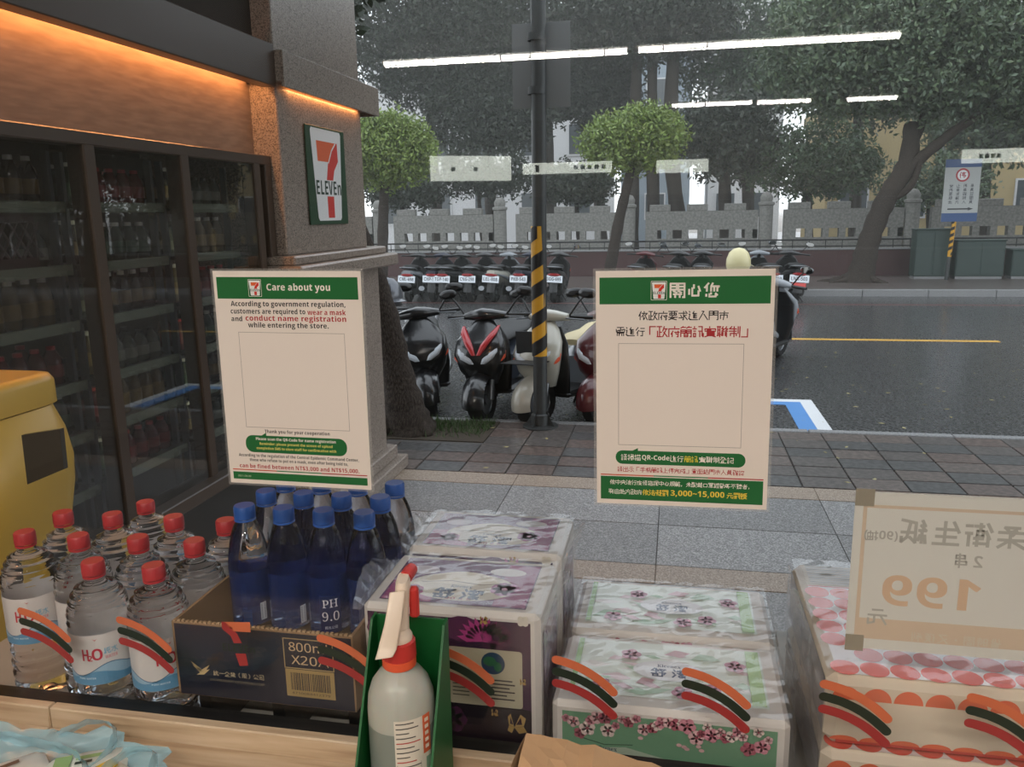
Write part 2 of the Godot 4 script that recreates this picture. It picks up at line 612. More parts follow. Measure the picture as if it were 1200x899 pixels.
# ------------------------------------------------------------------ brush strokes of the Chinese characters (points on a 10 x 10 grid; a letter or character followed by four digits sets a component into that box)
var G := {
	"k": "0090990900", "r": "0090990900 0595", "m": "0090990900 0393 0696", "t": "0090990900 4049 0595",
	"y": "4041 0292 2474 k2679", "e": "7005 4349", "w": "3082 0355 0986", "h": "5059 5938 0292 0786",
	"q": "7003 9336 5559", "s": "1031 0333 3317 1708 0899", "i": "5022 2262 6214 1484 5459 2619 7698",
	"a": "2004 1242 7054 6292", "b": "m1086 3709 6799", "j": "0090 2028 7079 2373 2676 0897",
	"g": "4004 4094 2474 1686 4449 0999", "z": "3003 2229 2393 5349 2595 2797 2999", "u": "1080 8009 1499",
	"d": "2026 9089 8979", "f": "3004 2292 7209 2599", "x": "4026 2689 7309 0393",
	"n": "0009 00404404 0242 50909989 505494 5292",
	"關": "n0099 3425 2546 6455 5576 2747 3739 5777 6769", "心": "1417 33383878 7875 4143 7285",
	"您": "e0035 5042 429283 6265 4345 8385 心0699", "依": "e0039 衣3099", "衣": "4041 0292 4206 35393957 8354 5499",
	"正": "0090 5059 5595 1419 0999", "政": "正0049 f5099", "府": "5051 0292 0209 e2449 5595 84898979 6677",
	"要": "0090 k1284 3034 6064 x0599", "求": "0292 50595949 2436 0757 8455 5499 7081", "進": "s0039 z4087 1999",
	"入": "3050 5009 5399", "門": "n0099", "市": "5051 0292 1418 148487 5249",
	"需": "1080 5044 020492 9294 2333 6373 0595 4547 1916 168689 3639 6669", "行": "q0039 5191 4494 74797959",
	"簡": "a0093 n0399 r3669", "訊": "y0039 50808899 9996 5484 6569", "實": "4041 0302 029293 k2354 0494 m2588 3809 6899",
	"聯": "j0039 5042 426244 4464 8072 729274 7494 5558 4548 8589 7578", "制": "2002 1262 4049 0464 1816 166668 d7099",
	"青": "1080 2272 0494 5054 2926 267679 2878", "請": "y0039 青4099",
	"帚": "1080 8083 1383 2272 0604 049496 5659 2926 268688", "掃": "h0039 帚4099",
	"描": "h0039 4191 5053 8083 k4599 6569 4797", "登": "1040 4004 5094 7163 3464 k2658 0999 2838", "記": "y0039 5191 9195 5595 5558 5899 9997",
	"出": "5059 101484 8480 050999 9995", "示": "2070 0393 53595939 2608 7699", "手": "8011 1393 0696 51595939",
	"機": "0343 2029 2406 2446 5042 4253 8072 7283 4595 70899997 5549", "上": "4049 0999 4484",
	"傳": "e0039 4191 6064 k4284 4696 75797969", "完": "4041 0302 029293 2474 0595 3509 656899 9997",
	"成": "1292 1209 1545 4547 6079 799996 8082 9469", "畫": "1070 0292 1474 5049 k2577 2676 0999",
	"面": "0090 4032 k0399 3339 6369 3555 3757", "給": "i0039 6043 6093 5373 k4599", "人": "4043 4309 4399",
	"員": "k2072 m1377 2809 6899", "確": "0040 2006 k1539 4341 419193 z5299", "認": "y0039 4191 91848474 6144 心4599",
	"中": "k0296 5059", "央": "1282 1215 8285 0595 5055 5509 5599", "流": "w0029 6061 4292 6244 4484 8395 4549 6569 858999",
	"疫": "5051 1292 1209 0224 4544 447476 u3699", "情": "2029 0305 3345 青4099", "指": "h0039 5053 5393 9141 r4599",
	"揮": "h0039 4240 409092 4393 r5476 4898 7279", "規": "1141 0444 2024 2409 2549 m5096 6649 868899",
	"範": "a0093 0343 r0447 0848 2329 5383 8386 8666 53588997", "未": "2272 0494 5059 5409 5499",
	"配": "0040 k0249 1014 3034 0747 5191 9195 5595 5558 5899", "戴": "1151 3033 0393 t1458 0858 7079 7999 8082 9569",
	"口": "k1288", "罩": "k0092 3032 6062 r2376 0898 5459", "經": "i0039 4191 5043 4354 7063 6374 9083 8394 4696 4999 7679",
	"勸": "0151 2002 4042 z0359 639398 9888 7059", "導": "1181 m3255 s0147 0696 6669 6959 2738", "不": "0191 5106 4449 6386",
	"聽": "j0037 0949 2729 5191 7073 k4294 6264 8284 心4699", "者": "2262 4044 0494 8118 r3579",
	"將": "1014 1434 3039 0646 5042 429246 4696 84898979 5767", "由": "k1299 5059 1686", "地": "0343 2027 0848 449496 6066 4148 4899 9997",
	"方": "5051 0292 4209 458589 8979", "法": "w0029 4292 6065 3595 6548 4889 8699", "裁": "1151 3034 0494 3505 2529 3559 7079 7999 8082 9559",
	"罰": "k0092 3032 6062 y0459 d7399", "元": "2171 0494 3409 646899 9996", "鍰": "g0039 9041 4244 6263 8273 4494 u4699",
	"柔": "2171 7144 3263 0393 0696 5459 5609 5699", "衛": "q0029 3161 4042 k3355 3666 2868 5659 7191 7494 8489",
	"生": "2004 1383 1686 5059 0999", "紙": "i0039 9041 41494967 4595 61779997", "抽": "h0039 由4099", "串": "k2173 k1577 5059",
	"省": "5053 2013 7083 8305 m2589", "時": "r0138 5191 7073 4393 4595 84898979 5667", "間": "n0099 r2669", "又": "u0099",
	"便": "e0029 3090 k4285 4383 6066 6639 4599", "利": "4011 0353 3039 3305 3356 d6099", "統": "i0039 6061 4292 6244 4484 5549 757899 9997",
	"一": "0494", "企": "4004 4094 4549 4676 2629 0999", "業": "3033 6063 1122 8172 0393 2575 0696 5359 5609 5699",
	"股": "1709 1710 1040 4049 1343 1646 6054 60808393 u4599", "公": "3004 6094 5518 1888 6799", "司": "00808089 8969 0353 k1558",
	"（": "7053 5356 5679", "）": "2043 4346 4629", "純": "i0039 9041 41458582 606999 9997", "水": "50595939 024208 8154 5499",
	"舒": "2003 2053 1343 3036 0646 k1749 519173 6274 5595 9587 75797959",
	"潔": "w0029 3161 5054 3262 3464 719194 8174 6545 4575 7547 4787 6769 4859 7889",
	"「": "90404047", "」": "52595909", "，": "17272719", "·": "44545545", "停": "e0029 6061 3191 k4274 354595 9597 5787 7779", "車": "1181 5059 k1376 1585 0898", "禁": "0333 2036 2305 2345 5393 7076 7355 7395 2666 0898 5859 3739", "止": "5059 5494 1419 0999",
}

# the store's emblem: w = width of the white panel; centre at cx, cy
func emblem(f: Flat, cx: float, cy: float, w: float, back := true) -> void:
	var h := w * 1.22
	var q := func(x: float, y: float) -> Vector2: return Vector2(cx + (x - 0.5) * w, cy + (0.5 - y) * h)
	if back:
		f.poly(PackedVector2Array([q.call(0.03, 0.0), q.call(0.97, 0.0), q.call(1.0, 0.03), q.call(0.90, 0.97), q.call(0.86, 1.0), q.call(0.15, 1.0), q.call(0.11, 0.97), q.call(0.0, 0.03)]), hexc("e8e8e6"))
		f.up()
	f.poly(PackedVector2Array([q.call(0.17, 0.13), q.call(0.86, 0.13), q.call(0.74, 0.27), q.call(0.68, 0.35), q.call(0.19, 0.35)]), hexc("e2653a"))
	f.up()
	f.poly(PackedVector2Array([q.call(0.86, 0.13), q.call(0.87, 0.33), q.call(0.72, 0.44), q.call(0.665, 0.55), q.call(0.45, 0.55), q.call(0.52, 0.36), q.call(0.66, 0.22), q.call(0.80, 0.13)]), hexc("d23c33"))
	f.poly(PackedVector2Array([q.call(0.435, 0.73), q.call(0.66, 0.73), q.call(0.655, 0.97), q.call(0.44, 0.97)]), hexc("d23c33"))
	f.up()
	f.line([q.call(0.80, 0.135), q.call(0.66, 0.22), q.call(0.54, 0.355)], w * 0.025, hexc("e8e8e6"))
	f.text("ELEVEn", cx + 0.01 * w, cy + (0.5 - 0.635) * h, h * 0.150, hexc("1d3a28"), w * 0.82)
	f.up()

func art(p: Node, n: String, f: Flat, gloss := false, label := "") -> void:
	if f.used:
		part(p, n, f.done(), M["gloss_ink"] if gloss else M["ink"], label)

# ------------------------------------------------------------------ setting: shop, window, arcade, street
func build_shop() -> void:
	var fl := struct("floor", "pale tiled shop floor behind the window counter", "floor")
	part(fl, "slab", spanned(Vector3(-4.2, -0.2, 0.06), Vector3(5.0, 0.0, 10.5)), M.floor_tile)
	var ce := struct("ceiling", "white shop ceiling carrying the fluorescent tubes", "ceiling")
	part(ce, "slab", spanned(Vector3(-4.2, 2.85, 0.06), Vector3(5.0, 3.05, 10.5)), M.ceiling_white)
	for e in [["wall_back", Vector3(-4.2, 0, 10.3), Vector3(5, 2.85, 10.5), "cream back wall of the shop"], ["wall_left", Vector3(-4.4, 0, 0.06), Vector3(-4.2, 2.85, 10.5), "cream side wall of the shop"], ["wall_right", Vector3(5.0, 0, 0.06), Vector3(5.2, 2.85, 10.5), "cream wall on the far side of the shop"], ["wall_partition", Vector3(-4.2, 0, -0.04), Vector3(-1.95, 3.05, 0.06), "partition between the shop and the drinks room"]]:
		var w := struct(e[0], e[3], "wall")
		part(w, "face", spanned(e[1], e[2]), M.wall_cream)
	# front window: one long pane over a low wall
	var wi := struct("window_1", "large clear shop window above the wooden counter", "window")
	part(wi, "pane", spanned(Vector3(-1.93, 0.865, -0.004), Vector3(4.9, 2.8, 0.004)), M.window_glass)
	part(wi, "bottom_rail", spanned(Vector3(-1.93, 0.80, -0.022), Vector3(4.9, 0.872, 0.022), 0.002), M.dark_metal)
	part(wi, "top_rail", spanned(Vector3(-1.93, 2.79, -0.03), Vector3(4.9, 2.86, 0.03)), M.dark_metal)
	part(wi, "jamb", spanned(Vector3(-1.95, 0.0, -0.04), Vector3(-1.90, 2.86, 0.04)), M.dark_metal)
	part(wi, "jamb", spanned(Vector3(4.9, 0.0, -0.04), Vector3(5.0, 2.86, 0.04)), M.dark_metal)
	var lw := struct("wall_under_window", "low dark wall under the shop window", "wall")
	part(lw, "face", spanned(Vector3(-1.93, 0, -0.03), Vector3(5.0, 0.80, 0.03)), M.dark_metal)
	# counter along the window: two boards with an upstand
	var co := thing("window_counter", "pale wooden counter with a low upstand along the shop window", "counter")
	var cut := -0.935
	var b := MB.new()
	part(co, "board", spanned(Vector3(-1.9, 0.81, 0.042), Vector3(cut - 0.0008, 0.853, 0.42), 0.001), M.wood_counter)
	part(co, "board", spanned(Vector3(cut + 0.0008, 0.81, 0.042), Vector3(1.6, 0.853, 0.42), 0.001), M.wood_counter)
	part(co, "upstand", spanned(Vector3(-1.9, 0.81, 0.024), Vector3(cut - 0.0008, 0.886, 0.0415), 0.002), M.wood_counter)
	part(co, "upstand", spanned(Vector3(cut + 0.0008, 0.81, 0.024), Vector3(1.6, 0.886, 0.0415), 0.002), M.wood_counter)
	for x in [-1.6, 0.0, 1.4]:
		part(co, "leg", spanned(Vector3(x - 0.03, 0, 0.3), Vector3(x + 0.03, 0.81, 0.36)), M.dark_metal)
	# fluorescent tubes
	var k := 0
	for e in [[-2.30, -0.37, 5.40], [-0.33, 1.50, 5.38], [-0.11, 0.80, 8.74], [0.82, 1.42, 8.78], [1.76, 2.32, 8.84], [-2.3, -0.4, 2.2], [-0.33, 1.5, 2.2]]:
		var a: float = e[0]
		var c: float = e[1]
		var z: float = e[2]
		var lamp := thing("ceiling_tube_light", ["long fluorescent tube light beside the shop's middle aisle", "fluorescent tube light in line with the middle aisle tube", "short tube light near the back wall", "shorter tube light joined to the back wall tube", "single short tube light standing apart near the back wall", "fluorescent tube light close above the window counter", "second fluorescent tube light close above the window counter"][k], "ceiling light", Vector3((a + c) * 0.5, 2.8, z), 0.0, "tube lights under the shop ceiling")
		k += 1
		var half := (c - a) * 0.5
		part(lamp, "housing", boxed(Vector3(0, 0.03, 0), Vector3(half * 2, 0.04, 0.07), 0.004), M.ceiling_white)
		part(lamp, "tube", tubed([Vector3(-half + 0.02, -0.012, 0), Vector3(half - 0.02, -0.012, 0)], 0.016, 10), M.tube_glow)
		part(lamp, "end_cap", tubed([Vector3(-half, -0.012, 0), Vector3(-half + 0.02, -0.012, 0)], 0.019, 10), M.trigger_cream)
		part(lamp, "end_cap", tubed([Vector3(half - 0.02, -0.012, 0), Vector3(half, -0.012, 0)], 0.019, 10), M.trigger_cream)
		var al := AreaLight3D.new()
		al.name = "tube_lamp"
		al.area_size = Vector2(half * 2 - 0.05, 0.04)
		al.area_normalize_energy = true
		al.light_energy = LAMP * half
		al.light_color = Color(1.0, 0.955, 0.905)
		al.shadow_enabled = true
		al.rotation.x = -PI / 2
		al.position.y = -0.035
		al.set("area_range", 20.0)
		lamp.add_child(al)
	# lit header boards and a shelf run that the pane mirrors
	var boards := [[-1.81, -1.19, 1.86, 2.05, 5.0, -0.45, "lit white header board with two small marks over the shelves"], [-1.12, -0.46, 1.895, 1.985, 5.0, 0.0, "narrow lit header board with green lettering over the shelves"], [-0.16, 0.21, 1.88, 1.98, 5.0, 0.0, "plain lit header board beside the green lettered one"], [1.82, 2.9, 1.89, 1.99, 5.0, 0.0, "long lit header board with one green word"]]
	k = 0
	for e in boards:
		var bo := thing("header_board", e[6], "sign", Vector3((e[0] + e[1]) * 0.5, e[2], e[4]), e[5], "header boards over the shop shelves")
		var hw: float = (e[1] - e[0]) * 0.5
		var hh: float = e[3] - e[2]
		part(bo, "box", boxed(Vector3(0, hh * 0.5, 0.03), Vector3(hw * 2, hh, 0.05), 0.004), M.ceiling_white)
		part(bo, "lit_sign_face", spanned(Vector3(-hw + 0.006, 0.006, 0.0), Vector3(hw - 0.006, hh - 0.006, 0.004)), M.sign_lit)
		var marks := []
		if k == 1:
			for j in 5:
				marks.append([-hw + 0.05 + j * 0.05, -0.012, -hw + 0.08 + j * 0.05, 0.016, hexc("6f9a7c")])
			marks.append([hw - 0.13, -0.025, hw - 0.10, 0.025, hexc("50544e")])
		elif k == 3:
			for j in 4:
				marks.append([0.30 + j * 0.035, -0.014, 0.325 + j * 0.035, 0.014, hexc("4a7f5c")])
		elif k == 0:
			marks.append([-0.05, -0.02, -0.02, 0.01, hexc("55584f")])
			marks.append([0.12, -0.02, 0.15, 0.01, hexc("55584f")])
		for q in marks:
			var f := Flat.new(plane(Vector3(0, hh * 0.5, 0), Vector3.LEFT, Vector3.UP))
			f.rect(q[0], q[1], q[2], q[3], q[4])
			art(bo, "printed_mark", f)
		for x in [-hw * 0.8, hw * 0.8]:
			part(bo, "hanger", tubed([Vector3(x, hh, 0.03), Vector3(x, 2.85 - e[2], 0.03)], 0.004, 6), M.steel)
		k += 1
	var sh := thing("shop_shelf_run", "long dark shelf run standing in the middle of the shop", "shelf", Vector3(0, 0, 5.4))
	part(sh, "back_panel", spanned(Vector3(-3.2, 0, 0.2), Vector3(3.6, 1.75, 0.25)), M.frame_brown)
	for y in [0.1, 0.5, 0.9, 1.3, 1.7]:
		part(sh, "shelf", spanned(Vector3(-3.2, y, -0.2), Vector3(3.6, y + 0.03, 0.2)), M.frame_brown)
	for x in [-3.2, -1.0, 1.2, 3.55]:
		part(sh, "upright", spanned(Vector3(x, 0, -0.2), Vector3(x + 0.04, 1.75, 0.2)), M.frame_brown)

func build_arcade() -> void:
	var X := -1.88
	# granite pillar standing in the plane of the side wing
	var pi := struct("pillar_granite", "speckled granite pillar with moulded base carrying the store emblem", "pillar")
	part(pi, "shaft", spanned(Vector3(-2.6, 1.44, -3.74), Vector3(-1.85, 3.3, -2.69), 0.006), M.granite_pillar)
	part(pi, "beam_end", spanned(Vector3(-2.6, 2.24, -3.90), Vector3(-1.805, 2.375, -2.66)), M.granite_pillar)
	part(pi, "beam_lip", spanned(Vector3(-1.805, 2.215, -3.90), Vector3(-1.79, 2.375, -2.66), 0.002), M.granite_pillar)
	part(pi, "beam_lip", spanned(Vector3(-2.6, 2.215, -3.90), Vector3(-1.805, 2.24, -3.885)), M.granite_pillar)
	part(pi, "cap_moulding", spanned(Vector3(-2.65, 1.395, -3.88), Vector3(-1.78, 1.44, -2.62), 0.008), M.granite_pillar)
	part(pi, "cap_moulding", spanned(Vector3(-2.65, 1.32, -3.96), Vector3(-1.73, 1.395, -2.58), 0.010), M.granite_pillar)
	part(pi, "pedestal", spanned(Vector3(-2.6, 0.16, -3.80), Vector3(-1.81, 1.32, -2.66), 0.004), M.granite_pillar)
	part(pi, "base_step", spanned(Vector3(-2.65, 0.08, -3.86), Vector3(-1.76, 0.16, -2.60), 0.006), M.granite_pillar)
	part(pi, "base_step", spanned(Vector3(-2.7, 0.0, -3.92), Vector3(-1.71, 0.08, -2.55), 0.006), M.granite_pillar)
	# emblem plate on the pillar
	var a := onx(357, 150, -1.84)
	var sgn := thing("emblem_plate", "white store emblem on a green plate fixed to the granite pillar", "sign", Vector3(-1.846, 1.838, -3.195))
	part(sgn, "plate", spanned(Vector3(0, -0.255, -0.245), Vector3(0.008, 0.245, 0.245), 0.002), mat("emblem_green", Color(0.14, 0.27, 0.17), 0.4))
	var f := Flat.new(plane(Vector3(0.008, 0, 0), Vector3.FORWARD, Vector3.UP))
	emblem(f, 0.0, 0.0, 0.385)
	art(sgn, "emblem", f)
	# side wing: beam, polished panel, glazed drinks front
	var wg := struct("wall_wing", "brown panelled side wing with a glazed drinks front", "wall")
	part(wg, "beam", spanned(Vector3(-1.90, 2.215, -2.66), Vector3(-1.83, 2.40, -0.05), 0.004), M.frame_brown)
	part(wg, "upper_wall", spanned(Vector3(-2.2, 2.375, -2.69), Vector3(-1.95, 3.3, -0.05)), M.soffit_dark)
	part(wg, "panel", spanned(Vector3(-2.06, 1.91, -2.69), Vector3(-1.985, 2.375, -0.05)), M.panel_brown)
	part(wg, "head_frame", spanned(Vector3(-1.99, 1.865, -2.69), Vector3(-1.90, 1.91, -0.05), 0.004), M.frame_brown)
	part(wg, "sill", spanned(Vector3(-1.99, 0.50, -2.69), Vector3(-1.85, 0.555, -0.05), 0.004), M.frame_brown)
	part(wg, "base_wall", spanned(Vector3(-2.0, 0.0, -2.69), Vector3(-1.89, 0.50, -0.05)), M.plinth_black)
	for z in [-0.09, -0.90, -1.44, -1.98, -2.55]:
		part(wg, "mullion", boxed(Vector3(-1.935, 1.21, z), Vector3(0.07, 1.32, 0.055), 0.004), M.frame_brown)
	part(wg, "end_frame", boxed(Vector3(-1.935, 1.21, -2.655), Vector3(0.07, 1.32, 0.06), 0.004), M.frame_brown)
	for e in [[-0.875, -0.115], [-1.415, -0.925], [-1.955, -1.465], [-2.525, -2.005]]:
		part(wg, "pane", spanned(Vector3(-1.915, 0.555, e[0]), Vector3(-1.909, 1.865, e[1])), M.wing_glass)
	var ws := thing("warm_light_strip", "warm orange light strip tucked under the beam of the wing", "light strip", Vector3(-1.945, 2.275, -1.38))
	part(ws, "lit_strip", boxed(Vector3.ZERO, Vector3(0.012, 0.012, 2.5)), M.warm_strip)
	var al := AreaLight3D.new()
	al.name = "strip_lamp"
	al.area_size = Vector2(0.02, 2.5)
	al.area_normalize_energy = true
	al.light_energy = 0.95
	al.light_color = Color(1.0, 0.68, 0.42)
	al.shadow_enabled = true
	al.rotation.x = -PI / 2
	al.position.y = -0.012
	ws.add_child(al)
	var w2 := thing("warm_light_strip", "short warm orange light strip under the granite beam end of the pillar", "light strip", Vector3(-1.835, 2.2355, -3.25))
	part(w2, "lit_strip", boxed(Vector3.ZERO, Vector3(0.008, 0.008, 0.9)), M.warm_strip)
	var a2 := AreaLight3D.new()
	a2.name = "strip_lamp"
	a2.area_size = Vector2(0.02, 0.9)
	a2.area_normalize_energy = true
	a2.light_energy = 0.09
	a2.light_color = Color(1.0, 0.68, 0.42)
	a2.shadow_enabled = true
	a2.rotation.x = -PI / 2
	a2.position.y = -0.012
	w2.add_child(a2)
	# room behind the wing glass
	var rm := struct("wall_drinks_room", "dark walls of the drinks room behind the wing glass", "wall")
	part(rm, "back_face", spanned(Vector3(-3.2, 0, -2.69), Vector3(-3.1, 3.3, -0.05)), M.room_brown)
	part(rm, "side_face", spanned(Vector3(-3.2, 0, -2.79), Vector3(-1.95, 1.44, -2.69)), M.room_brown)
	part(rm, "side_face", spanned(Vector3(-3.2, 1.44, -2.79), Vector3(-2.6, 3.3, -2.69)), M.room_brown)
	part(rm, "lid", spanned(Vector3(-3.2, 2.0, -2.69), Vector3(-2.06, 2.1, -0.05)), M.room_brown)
	part(rm, "floor_face", spanned(Vector3(-3.2, -0.05, -2.69), Vector3(-2.0, 0.0, -0.05)), M.room_brown)
	# arcade ceiling over the granite walk
	var ac := struct("ceiling_arcade", "plain arcade ceiling over the granite walk", "ceiling")
	part(ac, "slab", spanned(Vector3(-6, 3.3, -3.95), Vector3(9, 3.6, -0.05)), M.ceiling_white)
	# drinks on five shelves in three bays
	var ys := [1.68, 1.475, 1.285, 1.08, 0.90, 0.70]
	var protos := []
	for v in 5:
		var o := Node3D.new()
		var hgt: float = [0.15, 0.13, 0.12, 0.14, 0.155][v]
		var r: float = [0.030, 0.032, 0.030, 0.033, 0.029][v]
		var col: Color = [Color(0.16, 0.10, 0.08), Color(0.35, 0.08, 0.09), Color(0.22, 0.24, 0.20), Color(0.12, 0.18, 0.14), Color(0.34, 0.27, 0.14)][v]
		part(o, "body", lathed([Vector2(0, 0), Vector2(r * 0.9, 0), Vector2(r, r * 0.15), Vector2(r, hgt * 0.62), Vector2(r * 0.9, hgt * 0.72), Vector2(r * 0.45, hgt * 0.9), Vector2(0, hgt * 0.9)], 12), mat("drink_%d" % v, col, 0.12))
		part(o, "cap", lathed([Vector2(r * 0.46, hgt * 0.9), Vector2(r * 0.46, hgt), Vector2(0, hgt)], 10), M["cap_red"] if v == 1 else M["black_plastic"] if v == 2 else M["label_white"])
		part(o, "label_band", lathed([Vector2(r * 1.02, hgt * 0.2), Vector2(r * 1.02, hgt * 0.52)], 12), mat("drink_band_%d" % v, [Color(0.45, 0.35, 0.18), Color(0.5, 0.12, 0.12), Color(0.5, 0.5, 0.45), Color(0.15, 0.28, 0.2), Color(0.5, 0.4, 0.2)][v], 0.3))
		protos.append(o)
	var words := ["dark brown", "red", "grey", "dark green", "amber"]
	var bays := [[-1.41, -0.93, "glazed bay farthest from pillar"], [-1.95, -1.47, "middle glazed bay"], [-2.50, -2.02, "glazed bay beside pillar"]]
	for bi in 3:
		var bay: Array = bays[bi]
		var z0: float = bay[0]
		var z1: float = bay[1]
		var un := thing("drinks_shelf_unit", "dark shelf unit of drinks behind the wing glass, %s" % bay[2], "shelf", Vector3(-2.2, 0, (z0 + z1) * 0.5), 0.0, "drinks shelf units behind the wing glass")
		var hw := (z1 - z0) * 0.5
		for y in ys:
			part(un, "shelf", spanned(Vector3(-0.22, y - 0.015, -hw), Vector3(0.2, y, hw)), M.shelf_metal)
			part(un, "price_rail", spanned(Vector3(0.201, y - 0.03, -hw), Vector3(0.206, y + 0.006, hw)), M.price_rail)
		for z in [-hw, hw]:
			part(un, "upright", spanned(Vector3(0.14, 0.0, z - 0.008), Vector3(0.165, 1.85, z + 0.008)), M.steel)
		part(un, "back_board", spanned(Vector3(-0.24, 0.0, -hw), Vector3(-0.225, 1.9, hw)), M.room_brown)
		var led := part(un, "led_lamp", spanned(Vector3(0.19, 0.66, hw - 0.024), Vector3(0.198, 1.80, hw - 0.020)), M.cooler_led)
		part(un, "lamp_housing", spanned(Vector3(0.183, 0.65, hw - 0.019), Vector3(0.206, 1.81, hw - 0.004)), M.black_plastic)
		var al2 := AreaLight3D.new()
		al2.name = "led_light"
		al2.area_size = Vector2(0.012, 1.1)
		al2.area_normalize_energy = true
		al2.light_energy = 0.02
		al2.light_color = Color(0.98, 1.0, 0.80)
		al2.shadow_enabled = true
		al2.position = Vector3(0.194, 1.23, hw - 0.026)
		un.add_child(al2)
		for si in ys.size():
			var kind := (si * 2 + bi) % 5
			for j in 6:
				for row in 2:
					if row == 1 and (j % 2 == 1):
						continue
					var kd := kind if j < 4 else (kind + 1 + bi) % 5
					if bi == 0 and si == 1 and j > 1: # the crate stands here
						continue
					var o: Node3D = protos[kd].duplicate()
					o.name = numbered("drink_bottle")
					add_child(o)
					o.position = Vector3(-2.2 + 0.13 - row * 0.12, ys[si], (z0 + z1) * 0.5 - hw + 0.06 + j * (hw * 2 - 0.12) / 5.0)
					tag(o, "small %s drink bottle, %s shelf, %s" % [words[kd], ["topmost", "second highest", "third highest", "third lowest", "second lowest", "lowest"][si], bay[2]], "bottle", "%s drink bottles, %s, shelf %d" % [words[kd], bay[2], si + 1])
	for o in protos:
		o.free()
	# lattice crate on the second shelf of the bay farthest from the pillar
	var cr := thing("bottle_crate", "dark wine-red crate with a lattice front among the drinks behind the wing glass", "crate", Vector3(-2.12, 1.4755, -1.145))
	var cm := mat("crate_wine", Color(0.24, 0.11, 0.11), 0.4)
	part(cr, "base", spanned(Vector3(-0.12, 0.0, -0.13), Vector3(0.12, 0.01, 0.13)), cm)
	for z in [-0.13, 0.122]:
		part(cr, "side_wall", spanned(Vector3(-0.12, 0.01, z), Vector3(0.12, 0.17, z + 0.008)), cm)
	for x in [-0.12, 0.112]:
		part(cr, "top_rail", spanned(Vector3(x, 0.145, -0.122), Vector3(x + 0.008, 0.17, 0.122)), cm)
		part(cr, "bottom_rail", spanned(Vector3(x, 0.01, -0.122), Vector3(x + 0.008, 0.035, 0.122)), cm)
	for k in 6:
		var z := -0.12 + k * 0.045
		part(cr, "lattice_bar", tubed([Vector3(0.116, 0.035, z - 0.03), Vector3(0.116, 0.145, z + 0.05)], 0.005, 5), cm)
		part(cr, "lattice_bar", tubed([Vector3(0.116, 0.035, z + 0.05), Vector3(0.116, 0.145, z - 0.03)], 0.005, 5), cm)

